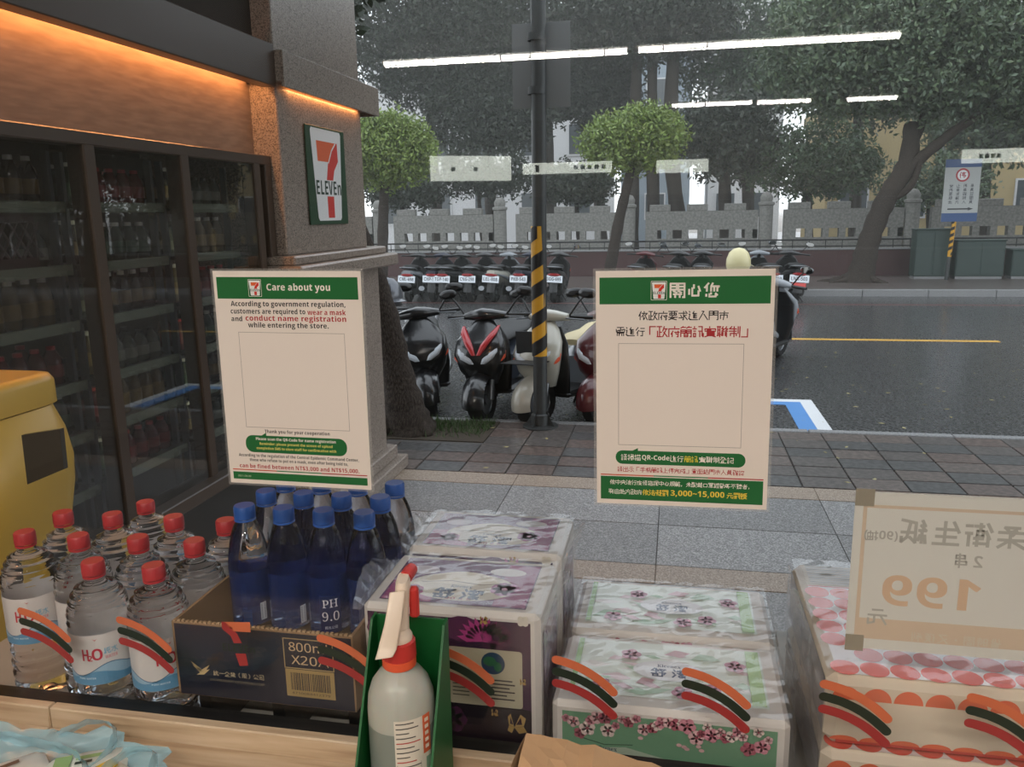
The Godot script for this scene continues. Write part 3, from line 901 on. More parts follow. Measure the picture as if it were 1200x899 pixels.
func build_ground() -> void:
	var gr := struct("pavement_granite", "grey granite slabs of the arcade walk with pale granite borders", "pavement")
	part(gr, "bed", spanned(Vector3(-6, -0.25, -3.86), Vector3(9, -0.008, -0.03)), M.grout)
	var xs := []
	for k in range(-5, 9):
		xs.append(-0.06 + 0.89 * k)
	var rows := [[-3.62, -3.115], [-3.11, -2.605], [-2.40, -1.62], [-1.615, -0.83], [-0.825, -0.035]]
	for ri in rows.size():
		for k in xs.size() - 1:
			var dk := ((k * 7 + ri * 3) % 5) < 2
			part(gr, "granite_slab", spanned(Vector3(xs[k] + 0.0015, -0.03, rows[ri][0]), Vector3(xs[k + 1] - 0.0015, 0.0, rows[ri][1]), 0.002), M.granite_grey_dark if dk else M.granite_grey)
	for e in [[-3.83, -3.625], [-2.60, -2.405]]:
		for k in xs.size() - 1:
			part(gr, "border_slab", spanned(Vector3(xs[k] + 0.001, -0.03, e[0]), Vector3(xs[k + 1] - 0.001, 0.001, e[1]), 0.002), M.granite_pink)
	var sw := struct("pavement_tiles", "wet brown-grey paving tiles between the arcade and the road", "pavement")
	part(sw, "bed", spanned(Vector3(-9, -0.25, -5.14), Vector3(12, -0.012, -3.835)), M.grout)
	var tiles := []
	for k in 3:
		tiles.append(boxed(Vector3.ZERO, Vector3(0.293, 0.03, 0.203), 0.003))
	var n := 0
	for i in range(-14, 16):
		for j in 6:
			var x := 0.77 + 0.302 * (i + 0.5)
			var z := -3.945 - 0.212 * j
			if x > -2.6 and x < -1.35 and z < -4.55: # tree pit
				continue
			if n >= 300:
				break
			n += 1
			var o := part(sw, "paving_tile", tiles[n % 3], M["paver_%d" % rng.randi_range(0, 3)])
			o.position = Vector3(x, -0.014 + rng.randf_range(-0.0015, 0.0015), z)
			o.rotation.x = rng.randf_range(-0.006, 0.006)
	var kb := struct("kerb_near", "pale wet kerb between the paving tiles and the road", "kerb")
	for i in range(-8, 10):
		part(kb, "kerb_stone", spanned(Vector3(i + 0.003, -0.25, -5.23), Vector3(i + 0.997, -0.004, -5.145), 0.006), M.kerb)
	var rd := struct("road", "wet dark asphalt road with painted lines", "road")
	part(rd, "asphalt", spanned(Vector3(-40, -0.3, -16.0), Vector3(45, -0.08, -5.2)), M.asphalt)
	var rl := func(x0: float, z0: float, x1: float, z1: float, m: String, nm: String) -> void:
		part(rd, nm, spanned(Vector3(x0, -0.08, z0), Vector3(x1, -0.0765, z1)), M[m])
	rl.call(-4.0, -5.46, -0.9, -5.38, "line_white", "edge_line")
	rl.call(-2.5, -10.32, 4.07, -10.21, "line_yellow", "centre_line")
	rl.call(-14.0, -14.55, 14.0, -14.45, "line_red", "kerbside_line")
	rl.call(0.2, -6.56, 1.23, -6.46, "line_white", "bay_line")
	rl.call(1.12, -6.46, 1.23, -5.30, "line_white", "bay_line")
	rl.call(0.2, -6.46, 1.12, -6.34, "line_blue", "bay_line")
	rl.call(0.98, -6.34, 1.12, -5.30, "line_blue", "bay_line")
	rl.call(1.25, -5.36, 1.40, -5.28, "line_white", "line_fragment")
	var fp := struct("pavement_far", "wet pavement on the far side of the road", "pavement")
	part(fp, "surface", spanned(Vector3(-40, -0.3, -60), Vector3(45, 0.05, -16.1)), M.far_paving)
	for i in range(-10, 12):
		part(fp, "kerb_stone", spanned(Vector3(i * 1.2 + 0.004, -0.3, -16.1), Vector3(i * 1.2 + 1.196, 0.055, -15.98), 0.01), M.kerb)
	# soil and grass round the near tree
	var so := struct("tree_pit", "dark soil pit with grass at the foot of the leaning tree", "soil")
	part(so, "soil_bed", spanned(Vector3(-2.6, -0.2, -5.14), Vector3(-1.35, -0.004, -4.55)), M.soil)
	var gm := MB.new()
	for i in 900:
		var p := Vector3(rng.randf_range(-1.95, -1.37), -0.004, rng.randf_range(-5.12, -4.75))
		if rng.randf() < 0.35:
			p.x = rng.randf_range(-2.5, -1.4)
			p.z = rng.randf_range(-5.1, -4.6)
		var a := rng.randf() * TAU
		var h := rng.randf_range(0.02, 0.075)
		var s := Vector3(cos(a), 0, sin(a)) * 0.004
		var t := p + Vector3(rng.randf_range(-0.03, 0.03), h, rng.randf_range(-0.03, 0.03))
		gm.tri(p - s, p + s, t)
	var gs := solo("grass", gm.done(), mat("grass_blade", Color(0.24, 0.34, 0.16), 0.6), "short green grass growing at the foot of the leaning tree", "grass", Vector3.ZERO, "", "stuff")
	# fallen leaves on the wet road and paving
	var lm := MB.new()
	for i in 220:
		var p := Vector3(rng.randf_range(-3.0, 6.0), -0.0775, rng.randf_range(-9.5, -5.3))
		if i < 25:
			p = Vector3(rng.randf_range(-1.5, 3.0), 0.003, rng.randf_range(-5.1, -3.9))
		var a := rng.randf() * TAU
		var s := rng.randf_range(0.012, 0.03)
		var u := Vector3(cos(a), 0.05, sin(a)) * s
		var v := Vector3(-sin(a), 0.08, cos(a)) * s * 0.5
		lm.quad(p - u, p - v, p + u, p + v)
	solo("fallen_leaves", lm.done(), mat("leaf_litter", Color(0.62, 0.58, 0.40), 0.5), "scattered fallen leaves on the wet road", "leaves", Vector3.ZERO, "", "stuff")

func build_far_wall() -> void:
	var w := struct("wall_boundary", "long pale battlemented boundary wall across the road with square openings", "wall")
	var z0 := -20.7
	var z1 := -20.5
	var ytop := 1.62
	# sections of wall between round columns, with rows of square openings
	var px := -11.0
	while px < 27.0:
		var pe := px + 2.78
		part(w, "lower_course", spanned(Vector3(px, 0.05, z0), Vector3(pe, 0.93, z1)), M.wall_stone)
		part(w, "upper_course", spanned(Vector3(px, 1.15, z0), Vector3(pe, ytop, z1)), M.wall_stone)
		var x := px
		for k in 7:
			var wd: float = 0.30 if k in [0, 6] else 0.155
			part(w, "pier", spanned(Vector3(x, 0.93, z0), Vector3(x + wd, 1.15, z1)), M.wall_stone)
			x += wd + 0.234
		part(w, "pier", spanned(Vector3(pe - 0.12, 0.93, z0), Vector3(pe, 1.15, z1)), M.wall_stone)
		for k in 3:
			part(w, "merlon", spanned(Vector3(px + 0.1 + k * 0.93, ytop, z0), Vector3(px + 0.1 + k * 0.93 + 0.52, ytop + 0.17, z1), 0.01), M.wall_stone)
		var c := lathed([Vector2(0, 0.05), Vector2(0.17, 0.05), Vector2(0.17, 1.72), Vector2(0.2, 1.74), Vector2(0.2, 1.8), Vector2(0.14, 1.82), Vector2(0.16, 1.92), Vector2(0.1, 2.03), Vector2(0, 2.06)], 14)
		var o := part(w, "round_column", c, M.wall_stone)
		o.position = Vector3(pe + 0.19, 0, -20.55)
		px = pe + 0.62
	# planter with railing
	var pl := thing("planter", "long low red-brown planter wall with a dark railing on top", "planter")
	part(pl, "brick_wall", spanned(Vector3(-12, 0.05, -19.75), Vector3(27, 0.66, -19.55)), M.wall_brick_red)
	part(pl, "coping", spanned(Vector3(-12, 0.66, -19.78), Vector3(27, 0.70, -19.52), 0.01), M.kerb)
	part(pl, "soil_bed", spanned(Vector3(-12, 0.05, -20.4), Vector3(12, 0.6, -19.75)), M.soil)
	part(pl, "rail", tubed([Vector3(-12, 0.90, -19.65), Vector3(12, 0.90, -19.65)], 0.022, 6), M.dark_metal)
	part(pl, "rail", tubed([Vector3(-12, 0.75, -19.65), Vector3(12, 0.75, -19.65)], 0.015, 6), M.dark_metal)
	for k in 64:
		part(pl, "baluster", tubed([Vector3(-11.9 + k * 0.375, 0.70, -19.65), Vector3(-11.9 + k * 0.375, 0.90, -19.65)], 0.011, 5), M.dark_metal)
	for e in [[5.18, 5.92, 1.12, "tall dark green utility cabinet by the striped sign pole"], [6.02, 7.0, 0.87, "wide dark green utility cabinet with a louvred door"], [7.15, 8.1, 0.66, "low dark utility cabinet at the end of the row"]]:
		var cb := thing("utility_cabinet", e[3], "cabinet", Vector3((e[0] + e[1]) * 0.5, 0.05, -18.75), 0.0, "utility cabinets on the far pavement")
		var hw: float = (e[1] - e[0]) * 0.5
		var h: float = e[2] - 0.05
		part(cb, "body", spanned(Vector3(-hw, 0.06, -0.2), Vector3(hw, h, 0.2), 0.012), M.utility_green)
		part(cb, "plinth", spanned(Vector3(-hw + 0.02, 0.0, -0.18), Vector3(hw - 0.02, 0.06, 0.18)), M.kerb)
		part(cb, "roof", spanned(Vector3(-hw - 0.02, h, -0.22), Vector3(hw + 0.02, h + 0.03, 0.22), 0.01), M.utility_green)
		for s in [-1, 1]:
			var d := part(cb, "door", spanned(Vector3(s * hw * 0.5 - hw * 0.46, 0.1, 0.2), Vector3(s * hw * 0.5 + hw * 0.46, h - 0.04, 0.212), 0.004), M.utility_green)
			for q in 4:
				part(d, "louvre", spanned(Vector3(s * hw * 0.5 - hw * 0.3, 0.22 + q * 0.05, 0.212), Vector3(s * hw * 0.5 + hw * 0.3, 0.24 + q * 0.05, 0.218)), M.utility_green)
	# far buildings
	var defs := [["office_building", "build_white", -14.0, -3.2, 0.0, 9.5, -36.0, "white office block rising behind the trees, next to the round clipped tree"], ["tower_building", "build_blue", -3.0, 0.6, 0.0, 14.0, -44.0, "slim pale blue-grey tower behind the trees"], ["school_building", "build_yellow", 5.6, 20.0, 0.0, 5.2, -33.0, "ochre yellow building behind the boundary wall"], ["apartment_building", "build_white", 1.6, 5.4, 0.0, 12.0, -46.0, "white apartment block behind the trees, beyond the ochre building"]]
	for e in defs:
		var b := thing(e[0], e[7], "building", Vector3((e[2] + e[3]) * 0.5, 0.0, e[6]))
		var hw: float = (e[3] - e[2]) * 0.5
		part(b, "wall", spanned(Vector3(-hw, 0.05, -6), Vector3(hw, e[5], 0)), M[e[1]])
		part(b, "parapet", spanned(Vector3(-hw - 0.1, e[5], -6.1), Vector3(hw + 0.1, e[5] + 0.4, 0.1)), M[e[1]])
		var nx := int(hw * 2 / 1.9)
		for r in int(e[5] / 2.9):
			for c in nx:
				var x := -hw + (c + 0.5) * hw * 2 / nx
				var wd := part(b, "window_frame", spanned(Vector3(x - 0.55, 1.2 + r * 2.9, 0.0), Vector3(x + 0.55, 2.6 + r * 2.9, 0.06)), M.build_white)
				part(wd, "glass_pane", spanned(Vector3(x - 0.48, 1.27 + r * 2.9, 0.06), Vector3(x + 0.48, 2.53 + r * 2.9, 0.07)), M.build_window)
	var dp := thing("drain_pipe", "pale grey drain pipe down the ochre building", "pipe", Vector3(9.6, 0.05, -32.9))
	part(dp, "pipe", tubed([Vector3(0, 0, 0), Vector3(0, 5.0, 0)], 0.09, 8), M.kerb)

# ------------------------------------------------------------------ trees
func leaf_cluster(n: int, rad: float, leaf: float, sd: int) -> ArrayMesh:
	var r := RandomNumberGenerator.new()
	r.seed = sd
	var st := SurfaceTool.new()
	st.begin(Mesh.PRIMITIVE_TRIANGLES)
	st.set_smooth_group(-1)
	for k in n:
		var d := Vector3(r.randfn(), r.randfn(), r.randfn()).normalized()
		var p := d * rad * pow(r.randf(), 0.5)
		var u := Vector3(r.randfn(), r.randfn() * 0.6, r.randfn()).normalized() * leaf * r.randf_range(0.7, 1.2)
		var v := u.cross(Vector3(r.randfn(), r.randfn(), r.randfn())).normalized() * leaf * 0.42
		var c := r.randf_range(0.55, 1.15)
		st.set_color(Color(c * r.randf_range(0.9, 1.1), c, c * r.randf_range(0.7, 1.05)))
		for q in [p - u, p - v, p + u, p - u, p + u, p + v]:
			st.add_vertex(q)
	st.generate_normals()
	return st.commit()
var clusters := {}
func crown(o: Node3D, blobs: Array, lmat: String, leaf: float, sd: int) -> void:
	var r := RandomNumberGenerator.new()
	r.seed = sd
	if not clusters.has(leaf):
		clusters[leaf] = leaf_cluster(34, leaf * 4.2, leaf, 7)
	var tr := []
	for b in blobs: # [centre, radii, count]
		var cc: Vector3 = b[0]
		var rr: Vector3 = b[1]
		for k in int(b[2]):
			var d := Vector3(r.randfn(), r.randfn(), r.randfn()).normalized()
			var p := cc + d * rr * pow(r.randf(), 0.45)
			var s := r.randf_range(0.7, 1.3)
			tr.append(Transform3D(Basis(Vector3(r.randfn(), r.randfn(), r.randfn()).normalized(), r.randf() * TAU).scaled(Vector3.ONE * s), p))
	var mm := MultiMesh.new()
	mm.transform_format = MultiMesh.TRANSFORM_3D
	mm.mesh = clusters[leaf]
	mm.instance_count = tr.size()
	for k in tr.size():
		mm.set_instance_transform(k, tr[k])
	var mi := MultiMeshInstance3D.new()
	mi.name = "foliage"
	mi.multimesh = mm
	mi.material_override = M[lmat]
	mi.set_meta("kind", "stuff")
	o.add_child(mi, true)
func limb(o: Node3D, n: String, pts: Array, radii: Array, sides := 10) -> void:
	# smooth the polyline
	var c := Curve3D.new()
	for i in pts.size():
		var t := Vector3.ZERO
		if i > 0 and i < pts.size() - 1:
			t = (pts[i + 1] - pts[i - 1]) * 0.18
		c.add_point(pts[i], -t, t)
	var P := []
	var R := []
	var N := pts.size() * 5
	for k in N + 1:
		var f := float(k) / N * (pts.size() - 1)
		var i := mini(int(f), pts.size() - 2)
		var u := f - i
		P.append(c.sample(i, u))
		R.append(lerpf(radii[i], radii[i + 1], u) * (1.0 + 0.07 * sin(k * 2.3 + pts[0].x * 5.0)))
	part(o, n, tubed(P, R, sides), M.bark)

func build_trees() -> void:
	var V := func(x: float, y: float, z := 0.0) -> Vector3: return Vector3(x, y, z)
	var big := thing("street_tree", "large leaning street tree with forked trunk by the utility cabinets", "tree", Vector3(3.95, 0.04, -17.85))
	limb(big, "trunk", [V.call(-0.1, -0.1), V.call(0.0, 0.25), V.call(0.12, 0.95), V.call(0.38, 1.75), V.call(0.75, 2.5), V.call(0.8, 3.3, -0.2)], [0.42, 0.27, 0.22, 0.21, 0.2, 0.13])
	limb(big, "branch", [V.call(0.6, 2.2), V.call(1.15, 2.75, 0.2), V.call(1.75, 3.25, 0.3), V.call(2.6, 3.7, 0.3)], [0.12, 0.11, 0.09, 0.05], 8)
	limb(big, "branch", [V.call(0.7, 2.4), V.call(1.0, 3.2, -0.3), V.call(1.3, 4.2, -0.3)], [0.12, 0.1, 0.06], 8)
	limb(big, "branch", [V.call(0.35, 1.7), V.call(0.8, 2.0, 0.15), V.call(0.95, 2.6, 0.2)], [0.09, 0.07, 0.05], 8)
	for e in [[V.call(-0.7, 0.0, 0.3), 0], [V.call(0.45, 0.0, 0.4), 1], [V.call(-0.9, 0.0, -0.1), 2]]:
		limb(big, "root", [V.call(0.0, 0.22), e[0] * 0.5 + Vector3(0, 0.05, 0), e[0]], [0.15, 0.08, 0.03], 7)
	crown(big, [[V.call(1.6, 4.8, 0.2), Vector3(2.8, 1.5, 1.6), 1500], [V.call(-0.5, 4.8, 0.0), Vector3(1.9, 1.4, 1.4), 900], [V.call(3.4, 4.1, 0.3), Vector3(1.9, 1.0, 1.4), 750], [V.call(4.8, 4.5, 0.3), Vector3(1.9, 1.2, 1.4), 700]], "leaf_hazed", 0.062, 11)
	for e in [["clipped_tree", 742, 166, -17.3, 1.12, 0.66, "round clipped bright green tree beyond the striped pole, on a thin leaning trunk"], ["clipped_tree", 450, 178, -16.9, 1.25, 0.80, "round clipped bright yellow-green tree beside the granite pillar"]]:
		var c := onz(e[1], e[2], e[3])
		var bx: float = onz(712, 300, e[3]).x if e[1] > 600 else c.x - 0.2
		var t := thing(e[0], e[6], "tree", Vector3(bx, 0.04, e[3]), 0.0, "round clipped street trees")
		var d := Vector3(c.x - bx, c.y - 0.04, 0)
		limb(t, "trunk", [V.call(0, 0), V.call(d.x * 0.45, d.y * 0.45), V.call(d.x * 0.9, d.y * 0.8), d], [0.14, 0.12, 0.1, 0.06])
		crown(t, [[d, Vector3(e[4], e[5], 0.95), 520], [d + Vector3(0.25, 0.2, 0.1), Vector3(e[4] * 0.7, e[5] * 0.8, 0.8), 260]], "leaf_bright", 0.05, int(e[1]))
	# trees behind the wall: [px, py of crown centre, z, radii, count, leaf, trunk?, label]
	var back := [
		[500, 40, -25.0, Vector3(3.4, 2.4, 1.8), 900, "leaf_dark", "dense dark tree behind the wall, over the yellow-green clipped tree"],
		[640, 55, -26.0, Vector3(3.2, 2.3, 1.8), 900, "leaf_dark", "tall dark tree behind the wall, in line with the striped pole"],
		[765, 15, -25.0, Vector3(2.6, 1.5, 1.6), 520, "leaf_dark", "high dark tree with two bare trunks above the leaning clipped tree"],
		[880, 55, -27.0, Vector3(2.6, 2.2, 1.6), 520, "leaf_mid", "grey-green tree behind the wall, left of the large leaning tree's crown"],
		[850, 160, -23.0, Vector3(1.5, 1.2, 1.1), 330, "leaf_dark", "low dark bushy tree behind the wall beside the leaning clipped tree"],
		[950, 190, -22.6, Vector3(1.9, 0.95, 1.1), 300, "leaf_mid", "small spreading tree with a slanting branch behind the wall"],
		[1010, 60, -28.0, Vector3(3.0, 2.4, 1.6), 600, "leaf_mid", "tall grey-green tree behind the ochre building's end"],
		[570, 130, -24.5, Vector3(2.2, 1.4, 1.2), 420, "leaf_dark", "dark drooping tree before the office block"],
		[700, 110, -27.5, Vector3(1.6, 1.5, 1.2), 260, "leaf_dark", "narrow dark tree behind the two bare trunks"],
		[1160, 130, -26.0, Vector3(2.4, 1.5, 1.3), 420, "leaf_hazed", "pale leafy tree over the ochre building by the parking notice"],
		[1090, 215, -24.0, Vector3(1.6, 0.8, 0.9), 130, "leaf_hazed", "thin pale shrub tree before the ochre building"],
		[560, 205, -22.4, Vector3(2.0, 0.7, 0.8), 150, "leaf_dark", "ragged dark shrub hanging over the wall below the office block"],
		[470, 222, -22.0, Vector3(1.4, 0.55, 0.7), 130, "leaf_dark", "ragged dark shrub over the wall beside the granite pillar"],
		[675, 215, -22.2, Vector3(1.1, 0.55, 0.7), 160, "leaf_dark", "dark shrub over the wall between the two clipped trees"]]
	for e in [[12.5, 3.4, -23.5], [17.0, 3.6, -23.0], [21.5, 3.2, -23.5], [26.0, 3.6, -23.0]]:
		var t := thing("background_tree", "dark bushy tree behind the wall beyond the parking notice", "tree", Vector3(e[0], 0.05, e[2]), 0.0, "bushy trees behind the wall along the street")
		limb(t, "trunk", [V.call(0.1, 0), V.call(0, 1.5), V.call(0.0, e[1])], [0.22, 0.18, 0.1], 8)
		crown(t, [[V.call(0, e[1]), Vector3(2.6, 2.6, 1.4), 800]], "leaf_dark", 0.085, int(e[0] * 7))
	for e in back:
		var c := onz(e[0], e[1], e[2])
		var t := thing("background_tree", e[6], "tree", Vector3(c.x, 0.05, e[2]), 0.0, "trees behind the boundary wall")
		var d := Vector3(0, c.y - 0.05, 0)
		limb(t, "trunk", [V.call(0.2, 0), V.call(0.05, d.y * 0.5), V.call(0.0, d.y)], [0.22, 0.18, 0.1] if e[3].y > 1.0 else [0.08, 0.07, 0.04], 8)
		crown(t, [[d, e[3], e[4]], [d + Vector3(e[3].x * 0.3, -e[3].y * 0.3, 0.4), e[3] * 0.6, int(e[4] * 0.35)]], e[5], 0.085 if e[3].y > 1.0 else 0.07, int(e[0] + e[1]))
		if e[0] == 765:
			limb(t, "trunk", [V.call(1.1, 0), V.call(0.6, d.y * 0.5), V.call(0.7, d.y)], [0.26, 0.22, 0.16], 8)
			limb(t, "trunk", [V.call(-0.5, 0), V.call(-0.5, d.y * 0.5), V.call(-0.4, d.y)], [0.2, 0.18, 0.12], 8)
		if e[0] == 950:
			limb(t, "branch", [V.call(-0.4, 1.2), V.call(0.2, 2.3), V.call(0.9, 2.9), V.call(1.3, 3.3)], [0.07, 0.06, 0.05, 0.03], 7)
	# leaning tree on the near pavement
	var nt := thing("leaning_tree", "dark leaning tree trunk in the soil pit beside the granite pillar", "tree", Vector3(-2.05, -0.02, -4.78))
	limb(nt, "trunk", [V.call(0.08, -0.05), V.call(0.04, 0.12), V.call(-0.02, 0.5), V.call(-0.12, 1.0), V.call(-0.34, 1.6, -0.05), V.call(-0.7, 2.6, -0.2)], [0.24, 0.175, 0.115, 0.10, 0.10, 0.08], 12)
	for e in [V.call(0.26, 0.0, 0.12), V.call(-0.25, 0.0, 0.2), V.call(0.2, 0.0, -0.2)]:
		limb(nt, "root", [V.call(0.06, 0.14), e * 0.6 + Vector3(0.02, 0.06, 0), e], [0.11, 0.07, 0.03], 7)
	crown(nt, [[V.call(-1.2, 3.6, -0.4), Vector3(1.0, 0.7, 0.8), 160]], "leaf_dark", 0.05, 91)
	# trees further along the street, mirrored in the wing glass
	for e in [[10.2, -16.9, 0.27, "straight street tree further along the far pavement past the cabinets"], [14.5, -17.2, 0.25, "second straight street tree further along the far pavement"], [18.6, -17.0, 0.25, "third straight street tree further along the far pavement"], [23.5, -17.1, 0.25, "last straight street tree along the far pavement"]]:
		var t := thing("street_tree", e[3], "tree", Vector3(e[0], 0.04, e[1]))
		limb(t, "trunk", [V.call(0.1, 0), V.call(0, 1.5), V.call(0.05, 3.5), V.call(0.2, 5.5)], [e[2] * 1.3, e[2], e[2] * 0.85, e[2] * 0.5])
		crown(t, [[V.call(0.2, 4.9), Vector3(2.7, 1.9, 2.0), 700]], "leaf_dark", 0.085, int(e[0] * 10))

# ------------------------------------------------------------------ poles and signs outdoors
func build_poles() -> void:
	var po := thing("striped_pole", "grey sign pole with a yellow and black striped sleeve on the near kerb", "pole", Vector3(-1.005, 0, -5.02))
	part(po, "post", tubed([Vector3(0, 0, 0), Vector3(0.015, 3.3, 0)], 0.054, 16), M.pole_grey)
	part(po, "base_flange", lathed([Vector2(0, 0), Vector2(0.14, 0), Vector2(0.14, 0.012), Vector2(0.075, 0.02), Vector2(0.07, 0.1), Vector2(0.054, 0.11)], 16), M.pole_grey)
	for k in 4:
		var a := k * PI / 2 + 0.4
		var g := MB.new()
		var s := Vector3(cos(a), 0, sin(a))
		g.tri(s * 0.05 + Vector3(0, 0.14, 0), s * 0.13 + Vector3(0, 0.012, 0), s * 0.05 + Vector3(0, 0.012, 0))
		part(po, "gusset", g.done(), M.pole_grey)
	var y0 := 0.56
	var y1 := 1.53
	part(po, "yellow_sleeve", lathed([Vector2(0.057, y0), Vector2(0.057, y1)], 24), M.stripe_yellow)
	# black bands wound round the sleeve
	var bands := MB.new()
	for b in 5:
		bands.sheet(24, 1, func(u: float, v: float) -> Vector3:
			var t := u * TAU
			var y := clampf(y0 + (b - 0.9) * 0.215 + u * 0.215 + v * 0.1075, y0, y1)
			return Vector3(sin(t) * 0.0585, y, cos(t) * 0.0585))
	part(po, "black_stripes", bands.done(), M.stripe_black)
	part(po, "sign_panel", spanned(Vector3(-0.19, 2.37, -0.075), Vector3(0.23, 2.95, -0.07), 0.001), M.sign_back, "grey back of a road sign")
	for y in [2.48, 2.84]:
		part(po, "clamp", lathed([Vector2(0.056, y - 0.025), Vector2(0.066, y - 0.025), Vector2(0.066, y + 0.025), Vector2(0.056, y + 0.025)], 16), M.pole_grey)
	# notice on the far pole
	var fs := thing("parking_notice", "white parking notice with a red ring and an arrow on a striped pole", "sign", Vector3(5.9, 0.05, -18.35), 0.06)
	part(fs, "post", tubed([Vector3(-0.1, 0, 0), Vector3(0, 2.5, 0)], 0.04, 10), M.pole_grey)
	var zs := MB.new()
	for k in 5:
		zs.sheet(16, 1, func(u: float, v: float) -> Vector3:
			var t := u * TAU
			var y := 0.52 + k * 0.14 + u * 0.14 + v * 0.07
			return Vector3(-0.1 + 0.04 * y + sin(t) * 0.0455, y, cos(t) * 0.0455))
	part(fs, "black_stripes", zs.done(), M.stripe_black)
	part(fs, "yellow_sleeve", tubed([Vector3(-0.08, 0.5, 0), Vector3(-0.045, 1.25, 0)], 0.0445, 12), M.stripe_yellow)
	part(fs, "panel", spanned(Vector3(-0.34, 1.25, 0.045), Vector3(0.38, 2.55, 0.06), 0.002), M.notice_white)
	var f := Flat.new(plane(Vector3(0.02, 1.9, 0.06), Vector3.RIGHT, Vector3.UP))
	f.rect(-0.36, 0.48, 0.36, 0.65, hexc("33507e"))
	f.rect(-0.36, -0.65, 0.36, -0.47, hexc("33507e"))
	f.ell(0, 0.32, 0.14, 0.14, hexc("a8262c"))
	f.up()
	f.ell(0, 0.32, 0.105, 0.105, hexc("e4e4e2"))
	f.up()
	f.han(G, "停", 0, 0.32, 0.13, hexc("a8262c"))
	for r in 5:
		f.han(G, ["禁止停車", "停車車員", "要求確認", "規範時間", "地方人員"][r], 0, 0.10 - r * 0.085, 0.075, hexc("40434a"), 0.14)
	f.rect(-0.25, -0.40, 0.18, -0.37, hexc("2a2c30"))
	f.poly(PackedVector2Array([Vector2(0.16, -0.35), Vector2(0.27, -0.385), Vector2(0.16, -0.42)]), hexc("2a2c30"))
	art(fs, "lettering", f)

# ------------------------------------------------------------------ scooters
func wheel(o: Node3D, n: String, z: float, r: float) -> void:
	var t := MB.new()
	t.xf = Transform3D(Basis(Vector3.BACK, PI / 2), Vector3(0, r, z))
	t.lathe([Vector2(r * 0.62, -0.045), Vector2(r * 0.85, -0.055), Vector2(r * 0.97, -0.035), Vector2(r, 0.0), Vector2(r * 0.97, 0.035), Vector2(r * 0.85, 0.055), Vector2(r * 0.62, 0.045), Vector2(r * 0.62, -0.045)], 24)
	var w := part(o, n, t.done(), M.tyre)
	var h := MB.new()
	h.xf = t.xf
	h.lathe([Vector2(0, -0.05), Vector2(0.05, -0.05), Vector2(0.05, -0.03), Vector2(r * 0.6, -0.03), Vector2(r * 0.63, -0.04), Vector2(r * 0.63, 0.04), Vector2(r * 0.6, 0.03), Vector2(0.05, 0.03), Vector2(0.05, 0.05), Vector2(0, 0.05)], 20)
	part(w, "rim", h.done(), M.steel)

